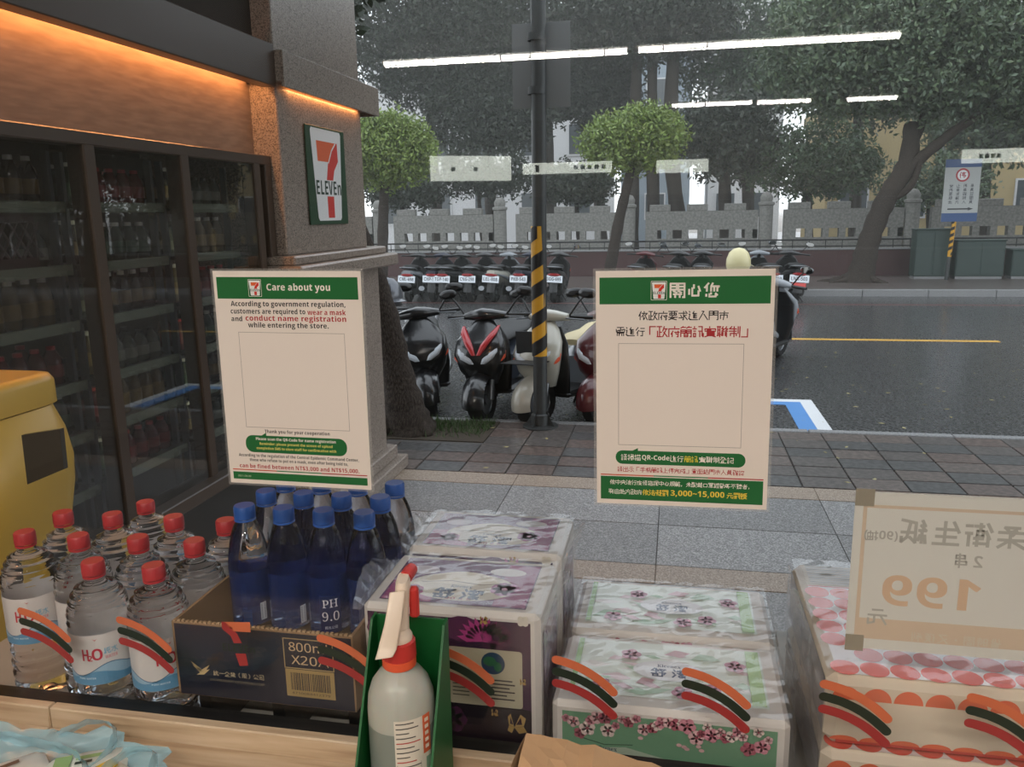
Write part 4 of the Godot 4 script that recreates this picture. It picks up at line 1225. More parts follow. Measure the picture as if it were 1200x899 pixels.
func scooter(label: String, at: Vector3, turn: float, lean: float, paint: String, side: String, seat: String, accent := "", group := "", rear_red := false, basket := false) -> Node3D:
	var o := thing("motor_scooter", label, "scooter", at, turn, group)
	o.rotation.z = lean
	o.scale = Vector3(1.12, 0.88, 1.0)
	var P: Material = M[paint]
	var S: Material = M[side]
	var X := Vector3.RIGHT
	var Y := Vector3.UP
	var Z := Vector3.BACK
	wheel(o, "front_wheel", 0.62, 0.23)
	wheel(o, "rear_wheel", -0.60, 0.23)
	# front mudguard
	var mg := MB.new()
	mg.sheet(10, 6, func(u: float, v: float) -> Vector3:
		var a := lerpf(-0.6, 1.75, u)
		var s := (v - 0.5) * 2.0
		var r := 0.262 - 0.05 * s * s
		return Vector3(s * 0.085, 0.23 + cos(a) * r, 0.62 + sin(a) * r))
	part(o, "front_mudguard", mg.done(), P)
	part(o, "fork", tubed([Vector3(-0.075, 0.23, 0.62), Vector3(-0.07, 0.55, 0.52)], 0.022, 8), M.steel)
	part(o, "fork", tubed([Vector3(0.075, 0.23, 0.62), Vector3(0.07, 0.55, 0.52)], 0.022, 8), M.steel)
	# front apron
	var fa := MB.new()
	fa.loft([[Vector3(0, 0.36, 0.50), 0.10, 0.06], [Vector3(0, 0.50, 0.56), 0.165, 0.09], [Vector3(0, 0.66, 0.575), 0.20, 0.10], [Vector3(0, 0.78, 0.53), 0.19, 0.085], [Vector3(0, 0.88, 0.46), 0.13, 0.06], [Vector3(0, 0.95, 0.42), 0.07, 0.04]], X, Z, 18, 0.8)
	var ap := part(o, "front_apron", fa.done(), P)
	for s in [-1.0, 1.0]:
		var hl := MB.new()
		hl.loft([[Vector3(s * 0.045, 0.575, 0.655), 0.02, 0.012], [Vector3(s * 0.085, 0.625, 0.665), 0.042, 0.022], [Vector3(s * 0.12, 0.68, 0.635), 0.035, 0.025], [Vector3(s * 0.15, 0.73, 0.59), 0.014, 0.02]], X, Z, 12, 0.9)
		part(ap, "headlight", hl.done(), M.lamp_lens)
		if accent != "":
			var ac := MB.new()
			ac.loft([[Vector3(s * 0.02, 0.66, 0.675), 0.016, 0.012], [Vector3(s * 0.06, 0.75, 0.645), 0.030, 0.022], [Vector3(s * 0.115, 0.85, 0.56), 0.028, 0.03], [Vector3(s * 0.14, 0.91, 0.49), 0.010, 0.015]], X, Z, 10, 0.9)
			part(ap, "accent_strip", ac.done(), M[accent])
		var tl := MB.new()
		tl.loft([[Vector3(s * 0.15, 0.57, 0.60), 0.012, 0.02], [Vector3(s * 0.185, 0.62, 0.585), 0.014, 0.03], [Vector3(s * 0.19, 0.68, 0.56), 0.008, 0.02]], X, Z, 10, 0.9)
		part(ap, "turn_signal", tl.done(), M.collar_orange)
	# leg shield, floorboard, centre
	var ls := MB.new()
	ls.loft([[Vector3(0, 0.27, 0.40), 0.17, 0.02], [Vector3(0, 0.5, 0.44), 0.20, 0.02], [Vector3(0, 0.75, 0.43), 0.19, 0.02], [Vector3(0, 0.9, 0.39), 0.11, 0.02]], X, Z, 14, 0.6)
	part(o, "leg_shield", ls.done(), M.black_plastic)
	part(o, "floorboard", boxed(Vector3(0, 0.265, 0.18), Vector3(0.36, 0.06, 0.50), 0.025), M.black_plastic)
	var eng := MB.new()
	eng.loft([[Vector3(0.0, 0.28, 0.0), 0.10, 0.09], [Vector3(-0.03, 0.26, -0.3), 0.14, 0.11], [Vector3(-0.05, 0.24, -0.62), 0.10, 0.08]], X, Y, 12, 0.7)
	part(o, "engine", eng.done(), M.black_plastic)
	# body sides and tail
	var bd := MB.new()
	bd.loft([[Vector3(0, 0.42, 0.02), 0.14, 0.14], [Vector3(0, 0.50, -0.15), 0.185, 0.20], [Vector3(0, 0.55, -0.45), 0.185, 0.17], [Vector3(0, 0.64, -0.75), 0.13, 0.10], [Vector3(0, 0.70, -0.92), 0.07, 0.045]], X, Y, 18, 0.75)
	var body := part(o, "body_shell", bd.done(), S)
	for s in [-1.0, 1.0]:
		var gl := MB.new()
		gl.loft([[Vector3(s * 0.175, 0.40, 0.0), 0.012, 0.03], [Vector3(s * 0.195, 0.50, -0.3), 0.012, 0.05], [Vector3(s * 0.165, 0.60, -0.65), 0.012, 0.03], [Vector3(s * 0.11, 0.66, -0.85), 0.008, 0.01]], X, Y, 10, 0.8)
		part(body, "side_trim", gl.done(), P)
	var tail := MB.new()
	tail.loft([[Vector3(0, 0.63, -0.885), 0.11, 0.035], [Vector3(0, 0.64, -0.92), 0.09, 0.035], [Vector3(0, 0.645, -0.945), 0.05, 0.02]], X, Y, 14, 0.7)
	part(o, "tail_light", tail.done(), M.tail_red)
	var seatm := MB.new()
	seatm.loft([[Vector3(0, 0.70, 0.06), 0.07, 0.03], [Vector3(0, 0.735, -0.05), 0.13, 0.05], [Vector3(0, 0.745, -0.3), 0.15, 0.05], [Vector3(0, 0.79, -0.42), 0.14, 0.05], [Vector3(0, 0.80, -0.70), 0.11, 0.045], [Vector3(0, 0.78, -0.80), 0.05, 0.02]], X, Y, 16, 0.75)
	part(o, "seat", seatm.done(), M[seat])
	part(o, "grab_rail", tubed([Vector3(-0.12, 0.74, -0.55), Vector3(-0.14, 0.79, -0.8), Vector3(-0.07, 0.81, -0.95), Vector3(0.07, 0.81, -0.95), Vector3(0.14, 0.79, -0.8), Vector3(0.12, 0.74, -0.55)], 0.013, 7), M.steel)
	# rear mudguard and plate
	var rm := MB.new()
	rm.sheet(6, 4, func(u: float, v: float) -> Vector3:
		var s := (v - 0.5) * 2.0
		return Vector3(s * 0.07, lerpf(0.60, 0.26, u), -0.86 - 0.08 * u + 0.03 * s * s))
	part(o, "rear_mudguard", rm.done(), M.black_plastic)
	var pl := Node3D.new()
	pl.name = "licence_plate"
	o.add_child(pl)
	pl.position = Vector3(0, 0.55, -0.925)
	pl.rotation.x = 0.12
	part(pl, "plate", boxed(Vector3.ZERO, Vector3(0.30, 0.15, 0.006), 0.002), M.plate_white)
	var f := Flat.new(plane(Vector3(0, 0, -0.003), Vector3.LEFT, Vector3.UP))
	var chars := "ABCEGHKLMNPT"
	var s6 := ""
	for k in 3:
		s6 += chars[rng.randi_range(0, 11)]
	f.text(s6 + "-%03d" % rng.randi_range(100, 999), 0, 0, 0.07, hexc("2c3035"), 0.25)
	art(pl, "lettering", f)
	if rear_red:
		part(pl, "red_tag", boxed(Vector3(0, -0.14, 0.0), Vector3(0.22, 0.11, 0.006), 0.002), M.plate_red)
	var ex := MB.new()
	ex.tube([Vector3(0.13, 0.24, -0.1), Vector3(0.15, 0.22, -0.3), Vector3(0.17, 0.26, -0.45), Vector3(0.18, 0.33, -0.85)], [0.02, 0.025, 0.05, 0.055], 10)
	part(o, "exhaust", ex.done(), M.steel)
	part(o, "kick_stand", tubed([Vector3(-0.08, 0.22, -0.2), Vector3(-0.2, 0.01, -0.28)], 0.012, 6), M.dark_metal)
	part(o, "shock_absorber", tubed([Vector3(-0.13, 0.25, -0.6), Vector3(-0.13, 0.55, -0.5)], 0.025, 8), M.dark_metal)
	# handlebar
	var hb := MB.new()
	hb.loft([[Vector3(-0.17, 0.985, 0.36), 0.04, 0.03], [Vector3(-0.08, 1.0, 0.40), 0.06, 0.05], [Vector3(0, 1.01, 0.42), 0.07, 0.06], [Vector3(0.08, 1.0, 0.40), 0.06, 0.05], [Vector3(0.17, 0.985, 0.36), 0.04, 0.03]], Z, Y, 14, 0.8)
	var hbar := part(o, "handlebar_cowl", hb.done(), P)
	part(o, "steering_neck", tubed([Vector3(0, 0.85, 0.42), Vector3(0, 0.99, 0.39)], 0.04, 8), M.black_plastic)
	for s in [-1.0, 1.0]:
		part(hbar, "grip", tubed([Vector3(s * 0.16, 0.985, 0.35), Vector3(s * 0.33, 0.975, 0.29)], 0.018, 8), M.black_plastic)
		part(hbar, "brake_lever", tubed([Vector3(s * 0.16, 0.98, 0.40), Vector3(s * 0.30, 0.965, 0.37)], 0.008, 6), M.steel)
		var mr := part(o, "mirror", tubed([Vector3(s * 0.17, 1.0, 0.36), Vector3(s * 0.24, 1.12, 0.34), Vector3(s * 0.30, 1.19, 0.33)], 0.008, 6), M.black_plastic)
		var hd := MB.new()
		hd.xf = Transform3D(Basis(Vector3.BACK, s * -0.2), Vector3(s * 0.31, 1.20, 0.33))
		hd.loft([[Vector3(0, 0, 0.03), 0.03, 0.02], [Vector3(0, 0, 0.015), 0.065, 0.042], [Vector3(0, 0, -0.012), 0.07, 0.046]], X, Y, 14, 0.85)
		part(mr, "mirror_shell", hd.done(), M.black_plastic)
		var gl := MB.new()
		gl.xf = hd.xf
		gl.loft([[Vector3(0, 0, -0.0125), 0.064, 0.041], [Vector3(0, 0, -0.014), 0.062, 0.040]], X, Y, 14, 0.85)
		part(mr, "mirror_glass", gl.done(), M.mirror_glass)
	if basket:
		part(o, "luggage_rack", boxed(Vector3(0, 0.62, 0.74), Vector3(0.30, 0.012, 0.2), 0.004), M.dark_metal)
		part(o, "carrier_panel", boxed(Vector3(0, 0.76, 0.65), Vector3(0.26, 0.26, 0.012), 0.004), M.dark_metal)
	return o

func helmet(label: String, at: Vector3, m: String, turn: float) -> void:
	var o := thing("helmet", label, "helmet", at, turn)
	var s := MB.new()
	s.lathe([Vector2(0.115, 0.0), Vector2(0.128, 0.05), Vector2(0.125, 0.11), Vector2(0.10, 0.18), Vector2(0.055, 0.22), Vector2(0, 0.232)], 22)
	part(o, "shell", s.done(), M[m])
	part(o, "rim", lathed([Vector2(0.112, -0.008), Vector2(0.121, -0.008), Vector2(0.121, 0.006), Vector2(0.112, 0.006)], 22), M.black_plastic)
	var v := MB.new()
	v.sheet(8, 3, func(u: float, w: float) -> Vector3:
		var a := (u - 0.5) * 2.2
		var r := 0.13 + 0.045 * w
		return Vector3(sin(a) * r * 0.9, 0.055 - 0.02 * w, cos(a) * r))
	part(o, "peak", v.done(), M[m])

func build_scooters() -> void:
	var ry := -0.08
	var near := "scooters parked along the near kerb"
	var nose := func(px: float, py: float, z: float, turn: float) -> Vector3: # where a scooter stands whose front apron is seen at that pixel
		var p := onz(px, py, z)
		return Vector3(p.x, ry, z) - Basis(Vector3.UP, turn) * Vector3(0, 0, 0.56)
	scooter("black scooter leaning beside the leaning tree trunk", nose.call(503, 420, -5.55, 0.3), 0.3, 0.10, "paint_black", "paint_navy", "seat_black", "", near)
	scooter("black scooter with red V-shaped stripes on its front", nose.call(568, 420, -5.42, -0.12), -0.12, 0.06, "paint_black", "paint_grey", "seat_black", "paint_red", near)
	scooter("white scooter with a cream seat and a front carrier behind the striped pole", nose.call(634, 440, -5.38, -0.45), -0.45, 0.05, "paint_white", "paint_silver", "seat_cream", "", near, false, true)
	scooter("dark wine-red scooter right of the striped pole", nose.call(707, 430, -5.50, -0.38), -0.38, 0.05, "paint_wine", "paint_wine", "seat_black", "", near)
	scooter("silver scooter carrying a cream helmet on its handlebar", Vector3(0.92, ry, -8.3), 2.7, 0.04, "paint_silver", "paint_silver", "seat_black", "", near)
	scooter("black scooter behind the leaning tree trunk with a grey helmet on its mirror", nose.call(440, 420, -5.65, 0.42), 0.42, 0.05, "paint_black", "paint_black", "seat_black", "paint_red", near)
	var g := onz(455, 357, -5.55)
	helmet("grey metallic helmet hung beside the leaning tree trunk", Vector3(g.x, g.y, -5.55), "helmet_grey", 0.6)
	var c := onz(865, 316, -8.0)
	helmet("cream open-face helmet on the handlebar of the silver scooter", Vector3(c.x, c.y, -8.0), "helmet_cream", 2.4)
	var far := "scooters parked along the far kerb"
	var xs := [-5.33, -4.80, -4.45, -3.93, -3.46, -2.94, -2.36, -0.70, -0.03, 0.47, 1.60, 2.10]
	var paints := ["paint_black", "paint_navy", "paint_black", "paint_black", "paint_silver", "paint_navy", "paint_black", "paint_wine", "paint_black", "paint_black", "paint_silver", "paint_black"]
	var words := ["black scooter with silver trim ending the far row next to the pillar", "navy scooter parked across the road, second from the pillar", "black scooter parked across the road, third from the pillar", "black scooter parked across the road, fourth from the pillar", "pale silver scooter parked among dark ones across the road", "navy scooter parked across the road, left neighbour of the striped pole", "black scooter parked across the road right behind the striped pole", "wine-red scooter parked across the road by the leaning clipped tree", "black scooter parked across the road beside the wine-red one", "black scooter with a round tail parked left of the cream helmet", "silver scooter parked across the road right of the cream helmet", "black scooter with a red tag under its plate by the large leaning tree"]
	for k in xs.size():
		var s := scooter(words[k], Vector3(xs[k], ry, -15.2), PI + rng.randf_range(-0.12, 0.12), rng.randf_range(0.02, 0.07), paints[k], ["paint_silver", "paint_navy", "paint_black", "paint_black", "paint_white", "paint_navy", "paint_black", "paint_wine", "paint_black", "paint_black", "paint_black", "paint_black"][k], "seat_black", "", far, k == 11)

# ------------------------------------------------------------------ goods outside the window
func around(r: float, y0 := 0.0) -> Callable: # print on a cylinder: x along the arc from +z, y up
	return func(x: float, y: float, l: float) -> Vector3: return Vector3(sin(x / r) * (r + l), y0 + y, cos(x / r) * (r + l))

func water_bottle() -> Node3D:
	var o := Node3D.new()
	o.name = "water_bottle"
	var pr := [Vector2(0, 0.006), Vector2(0.030, 0.004), Vector2(0.042, 0.0), Vector2(0.049, 0.005), Vector2(0.0515, 0.018)]
	for k in 4:
		var y := 0.026 + k * 0.02
		pr += [Vector2(0.0515, y), Vector2(0.0490, y + 0.004), Vector2(0.0490, y + 0.007), Vector2(0.0515, y + 0.012)]
	pr += [Vector2(0.0512, 0.107), Vector2(0.0512, 0.20), Vector2(0.0515, 0.206)]
	for k in 5:
		var u := k / 5.0
		var r := 0.0515 * sqrt(1.0 - 0.82 * u * u)
		var y := 0.210 + 0.058 * u
		pr += [Vector2(r + 0.0006, y), Vector2(r - 0.0016, y + 0.005), Vector2(r - 0.0010, y + 0.009)]
	pr += [Vector2(0.0170, 0.274), Vector2(0.0150, 0.278), Vector2(0.0150, 0.286), Vector2(0, 0.286)]
	part(o, "body", lathed(pr, 40, func(t: float, y: float, r: float) -> float:
		if y > 0.205 and y < 0.27:
			return r * (1.0 + 0.012 * sin(t * 7.0 + floor(y / 0.0116) * 1.6))
		if y > 0.02 and y < 0.105:
			return r * (1.0 + 0.018 * sin(t * 6.0 + y * 60.0))
		return r), M.pet_water)
	part(o, "neck_ring", lathed([Vector2(0.0155, 0.2795), Vector2(0.0185, 0.281), Vector2(0.0185, 0.283), Vector2(0.0155, 0.2845)], 24), M.cap_red)
	part(o, "cap", lathed([Vector2(0.0188, 0.2865), Vector2(0.0190, 0.288), Vector2(0.0188, 0.305), Vector2(0.0172, 0.308), Vector2(0, 0.308)], 40, func(t: float, y: float, r: float) -> float: return r * (1.0 + (0.012 * signf(sin(t * 20.0)) if y < 0.306 else 0.0))), M.cap_red)
	var lb := part(o, "label_sleeve", lathed([Vector2(0.0520, 0.110), Vector2(0.0520, 0.198)], 40), M.label_white)
	var f := Flat.new(around(0.0520, 0.110))
	var n := 48
	var L := TAU * 0.052
	for k in n:
		var a := -L / 2 + L * k / n
		var b := -L / 2 + L * (k + 1) / n
		var ya := 0.026 + 0.008 * sin(a * 62.0 + 0.4) + 0.004 * sin(a * 23.0)
		var yb := 0.026 + 0.008 * sin(b * 62.0 + 0.4) + 0.004 * sin(b * 23.0)
		var za := 0.018 + 0.006 * sin(a * 62.0 + 1.6)
		var zb := 0.018 + 0.006 * sin(b * 62.0 + 1.6)
		f.poly(PackedVector2Array([Vector2(a, 0.0), Vector2(b, 0.0), Vector2(b, zb), Vector2(a, za)]), hexc("5f97bb"))
		f.poly(PackedVector2Array([Vector2(a, za), Vector2(b, zb), Vector2(b, yb), Vector2(a, ya)]), hexc("9dbdd2"))
		f.poly(PackedVector2Array([Vector2(a, ya), Vector2(b, yb), Vector2(b, yb + 0.0016), Vector2(a, ya + 0.0016)]), hexc("4b6f92"))
	f.up()
	f.text("H", -0.018, 0.054, 0.020, hexc("c22a3c"), 0.011)
	f.text("2", -0.0105, 0.048, 0.010, hexc("c22a3c"))
	f.text("O", 0.001, 0.054, 0.020, hexc("c22a3c"), 0.017)
	f.han(G, "純水", 0.023, 0.058, 0.011, hexc("7fb3cc"))
	f.text("WATER", 0.023, 0.047, 0.0055, hexc("d98a8e"), 0.02)
	f.text("PURE WATER", -0.02, 0.012, 0.003, hexc("cfe2ec"), 0.03)
	f.poly(PackedVector2Array([Vector2(-0.004, 0.082), Vector2(0.0, 0.078), Vector2(0.004, 0.082), Vector2(0.0, 0.0795)]), hexc("c22a3c"))
	art(lb, "label_print", f)
	return o

func alkaline_bottle(front: int) -> Node3D: # 0 lettered side, 1 barcode side, 2 plain
	var o := Node3D.new()
	o.name = "blue_bottle"
	var pr := [Vector2(0, 0.005), Vector2(0.022, 0.004), Vector2(0.030, 0.0), Vector2(0.0355, 0.004), Vector2(0.0375, 0.014), Vector2(0.0365, 0.022), Vector2(0.0375, 0.030), Vector2(0.0365, 0.038), Vector2(0.0372, 0.046), Vector2(0.0372, 0.150), Vector2(0.0378, 0.156), Vector2(0.0372, 0.163), Vector2(0.0345, 0.185), Vector2(0.0290, 0.208), Vector2(0.0225, 0.226), Vector2(0.0180, 0.234), Vector2(0.0172, 0.240), Vector2(0, 0.240)]
	part(o, "body", lathed(pr, 40, func(t: float, y: float, r: float) -> float:
		return r * (1.0 + (0.02 * sin(t * 14.0) * sin((y - 0.16) / 0.07 * PI) if y > 0.16 and y < 0.23 else 0.0))), M.pet_blue)
	part(o, "label_film", lathed([Vector2(0.0379, 0.084), Vector2(0.0379, 0.150)], 32), M.blue_film)
	part(o, "label_film", lathed([Vector2(0.0379, 0.048), Vector2(0.0379, 0.084)], 32), M.blue_film_pale)
	part(o, "cap", lathed([Vector2(0.0192, 0.2405), Vector2(0.0195, 0.242), Vector2(0.0192, 0.260), Vector2(0.0178, 0.263), Vector2(0, 0.263)], 40, func(t: float, y: float, r: float) -> float: return r * (1.0 + (0.010 * signf(sin(t * 20.0)) if y < 0.261 else 0.0))), M.cap_blue)
	part(o, "neck_ring", lathed([Vector2(0.0175, 0.235), Vector2(0.0200, 0.2365), Vector2(0.0175, 0.239)], 24), M.cap_blue)
	var f := Flat.new(around(0.0381))
	if front == 0:
		f.rect(-0.019, 0.047, 0.019, 0.118, hexc("1b2a55"), 6)
		f.up()
		f.text("PH", 0.0, 0.103, 0.0145, hexc("e6e8ee"), 0.028, false, true)
		f.text("9.0", 0.0, 0.079, 0.017, hexc("e6e8ee"), 0.031, false, true)
		f.han(G, "純水公司", 0.0, 0.058, 0.0055, hexc("b8c2d6"))
	elif front == 1:
		f.rect(0.016, 0.055, 0.028, 0.088, hexc("c9cfd8"), 2)
		f.up()
		for k in 12:
			f.rect(0.0175, 0.058 + k * 0.0024, 0.0265, 0.0590 + k * 0.0024, hexc("39435a"))
	art(o, "label_print", f)
	return o

func build_bottles() -> void:
	var tb := thing("display_table", "low display table with a light-bouncing pale top outside the window under the goods", "table", Vector3(-0.25, 0, -0.30))
	part(tb, "top", spanned(Vector3(-1.10, 0.745, -0.30), Vector3(1.15, 0.775, 0.255), 0.003), mat("table_steel", Color(0.62, 0.61, 0.58), 0.4))  # unseen top made pale to brighten the bottles from below
	for x in [-1.05, 0.0, 1.1]:
		for z in [-0.26, 0.22]:
			part(tb, "leg", spanned(Vector3(x - 0.02, 0.0, z - 0.02), Vector3(x + 0.02, 0.745, z + 0.02)), M.dark_metal)
	part(tb, "apron", spanned(Vector3(-1.08, 0.68, 0.22), Vector3(1.13, 0.745, 0.24)), M.dark_metal)
	part(tb, "apron", spanned(Vector3(-1.08, 0.68, -0.28), Vector3(1.13, 0.745, -0.26)), M.dark_metal)
	var proto := water_bottle()
	var spots := [[108, 656], [179, 661], [28, 622], [91, 626], [161, 628], [227, 632], [73, 599], [131, 601], [203, 604], [264, 608], [170, 587]]
	var says := ["in the row at the pane", "in the row at the pane, next to the carton", "in the second row at the outer end", "in the second row, second from the outer end", "in the second row, second from the carton", "in the second row, next to the carton", "in the third row at the outer end", "in the third row, second from the outer end", "in the third row, second from the carton", "in the third row, next to the carton", "alone behind the third row"]
	for k in spots.size():
		var o: Node3D = proto.duplicate()
		o.name = numbered("water_bottle")
		add_child(o)
		var p := ony(spots[k][0], spots[k][1], 1.08 if k < 10 else 1.05)
		o.position = Vector3(p.x, 0.7755, p.z)
		o.scale = Vector3(0.94, 0.985 if k < 10 else 0.888, 0.94)
		o.rotation.y = 0.62 + [-0.15, 0.25, -0.1, -0.2, 0.5, 0.9, 1.2, 0.3, -0.8, 0.4, 0.9][k]
		tag(o, "large clear red-capped water bottle, " + says[k], "bottle", "large red-capped water bottles")
	proto.free()
	# carton with blue bottles
	var rs := thing("display_riser", "low black riser under the navy carton", "riser", Vector3(-0.610, 0.7755, -0.24))
	part(rs, "deck", boxed(Vector3(0, 0.098, 0), Vector3(0.27, 0.016, 0.36), 0.002), M.black_plastic)
	for x in [-0.13, 0.0, 0.13]:
		part(rs, "bearer", boxed(Vector3(x, 0.045, 0), Vector3(0.02, 0.09, 0.34)), M.black_plastic)
	var x0 := -0.760
	var x1 := -0.460
	var zf := -0.035
	var zb := -0.430
	var yb := 0.882
	var yt := 1.007
	var bx := thing("bottle_carton", "open navy printed cardboard carton holding the blue-capped bottles", "carton", Vector3(0, 0, 0))
	part(bx, "base", spanned(Vector3(x0, yb, zb), Vector3(x1, yb + 0.004, zf)), M.cardboard)
	part(bx, "front_wall", spanned(Vector3(x0, yb, zf - 0.005), Vector3(x1, yt, zf)), M.cardboard)
	part(bx, "back_wall", spanned(Vector3(x0, yb, zb), Vector3(x1, yt, zb + 0.005)), M.cardboard)
	part(bx, "side_wall", spanned(Vector3(x0, yb, zb + 0.005), Vector3(x0 + 0.005, yt, zf - 0.005)), M.cardboard)
	part(bx, "side_wall", spanned(Vector3(x1 - 0.005, yb, zb + 0.005), Vector3(x1, yt, zf - 0.005)), M.cardboard)
	var fl := MB.new()
	for k in 40: # torn corrugated edge
		var xa := x0 + (x1 - x0) * k / 40.0
		fl.box(Vector3(xa + 0.004, yt + 0.001, zf - 0.0025), Vector3(0.0045, 0.002 + 0.0012 * (k % 3), 0.004))
	part(bx, "torn_edge", fl.done(), M.cardboard_edge)
	var f := Flat.new(plane(Vector3(x0, yb, zf), Vector3.RIGHT * 0.95, Vector3.UP * 0.925))
	f.rect(0.004, 0.001, 0.313, 0.132, hexc("0f172c"))
	f.up()
	f.rect(0.004, 0.07, 0.135, 0.132, hexc("282634"))
	f.up()
	f.text("800ml", 0.239, 0.109, 0.016, hexc("c3ab86"), 0.066, false)
	f.text("X20", 0.231, 0.085, 0.016, hexc("c3ab86"), 0.044, false)
	f.han(G, "入", 0.264, 0.085, 0.018, hexc("c3ab86"), 0.0, 0.08)
	f.frame(0.197, 0.07, 0.281, 0.123, 0.0018, hexc("a08c63"))
	f.rect(0.197, 0.018, 0.281, 0.068, hexc("9c8455"))
	f.up()
	var q := RandomNumberGenerator.new()
	q.seed = 5
	var bxp := 0.206
	while bxp < 0.272:
		var bw := q.randf_range(0.0006, 0.0020)
		f.rect(bxp, 0.03, bxp + bw, 0.062, hexc("2b2a2c"))
		bxp += bw + q.randf_range(0.0006, 0.0016)
	f.text("4710088412379", 0.239, 0.0245, 0.004, hexc("2b2a2c"), 0.066, false)
	# bird mark and company name
	f.poly(PackedVector2Array([Vector2(0.030, 0.058), Vector2(0.047, 0.050), Vector2(0.062, 0.060), Vector2(0.055, 0.050), Vector2(0.062, 0.052), Vector2(0.050, 0.041), Vector2(0.036, 0.039), Vector2(0.043, 0.044)]), hexc("c2a878"))
	f.poly(PackedVector2Array([Vector2(0.028, 0.064), Vector2(0.046, 0.051), Vector2(0.048, 0.044), Vector2(0.040, 0.048)]), hexc("c2a878"))
	f.han(G, "統一企業（股）公司", 0.113, 0.046, 0.0095, hexc("b0a184"))
	f.text("UNI-PRESIDENT ENTERPRISES CORP.", 0.11, 0.033, 0.0042, hexc("8d8470"), 0.10, false)
	art(bx, "front_print", f)
	var pr := [alkaline_bottle(0), alkaline_bottle(1), alkaline_bottle(2)]
	var xs := [-0.7165, -0.6440, -0.5715, -0.4990]
	var zr := [-0.200, -0.276, -0.352]
	for r in 3:
		for c in 4:
			var kind: int = 2 if r > 0 else [1, 1, 0, 2][c]
			var o: Node3D = pr[kind].duplicate()
			o.name = numbered("blue_bottle")
			add_child(o)
			o.position = Vector3(xs[c] + 0.0, yb + 0.0045, zr[r])
			o.scale = Vector3(0.92, 0.965, 0.92)
			o.rotation.y = 0.42 + [0.05, 0.1, 0.05, -0.2][c]
			tag(o, "blue-capped bottle in the navy carton, %s, %s" % [["front row", "middle row", "back row"][r], ["nearest the red-capped bottles", "second from the red-capped bottles", "lettered PH 9.0" if r == 0 else "second from the tissue packs", "nearest the tissue packs"][c]], "bottle", "blue-capped bottles in the carton")
	for o in pr:
		o.free()

var crease := FastNoiseLite.new()
func wrap_film(p: Node3D, a: Vector3, b: Vector3, amp: float, sd: int, m := "wrap_film", n := 22) -> void:
	crease.seed = sd
	crease.frequency = 4.5
	crease.fractal_octaves = 3
	var c := (a + b) * 0.5
	var h := (b - a).abs() * 0.5
	var mb := MB.new()
	for face in [[Vector3(1, 0, 0), Vector3(0, 1, 0), Vector3(0, 0, 1)], [Vector3(1, 0, 0), Vector3(0, 0, -1), Vector3(0, 1, 0)], [Vector3(0, 0, -1), Vector3(0, 1, 0), Vector3(1, 0, 0)], [Vector3(0, 0, 1), Vector3(0, 1, 0), Vector3(-1, 0, 0)]]:
		var u0: Vector3 = face[0]
		var v0: Vector3 = face[1]
		var w0: Vector3 = face[2]
		mb.sheet(n, n, func(u: float, v: float) -> Vector3:
			var q := u0 * (u * 2 - 1) + v0 * (v * 2 - 1) + w0
			var pt := c + q * h
			var k := (1.0 - pow(absf(u * 2 - 1), 6.0) * 0.6) * (0.12 if w0.z > 0.5 else 1.0)
			var d := absf(crease.get_noise_3dv(pt * 4.0)) * 2.0
			return pt + w0 * (amp * d * k + (0.002 if w0.z > 0.5 else 0.0035)))
	part(p, "plastic_wrap", mb.done(), M[m])

func pack_body(p: Node3D, w: float, h: float, d: float, m: String, bulge := 0.006) -> void: # stands on its base, front at z = 0
	var mb := MB.new()
	mb.box(Vector3(0, h * 0.5, -d * 0.5), Vector3(w, h, d), 0.008)
	part(p, "pack", mb.done(), M[m])

func flower(f: Flat, x: float, y: float, r: float, col: Color, mid: Color, n := 5) -> void:
	for k in n:
		var a := TAU * k / n + x * 40.0
		f.ell(x + cos(a) * r * 0.55, y + sin(a) * r * 0.55, r * 0.5, r * 0.5, col, 8)
	f.up()
	f.ell(x, y, r * 0.22, r * 0.22, mid, 8)

func butterfly(f: Flat, x: float, y: float, s: float, col: Color, dark: Color) -> void:
	for g in [1.0, -0.55]:
		f.poly(PackedVector2Array([Vector2(x, y), Vector2(x + g * s * 0.4, y + s * 0.95), Vector2(x + g * s * 0.75, y + s * 0.7), Vector2(x + g * s * 0.6, y + s * 0.15)]), col)
		f.poly(PackedVector2Array([Vector2(x, y), Vector2(x + g * s * 0.6, y + s * 0.12), Vector2(x + g * s * 0.8, y - s * 0.25), Vector2(x + g * s * 0.3, y - s * 0.4)]), col)
		f.up()
		f.poly(PackedVector2Array([Vector2(x + g * s * 0.12, y + s * 0.2), Vector2(x + g * s * 0.42, y + s * 0.75), Vector2(x + g * s * 0.5, y + s * 0.25)]), dark)

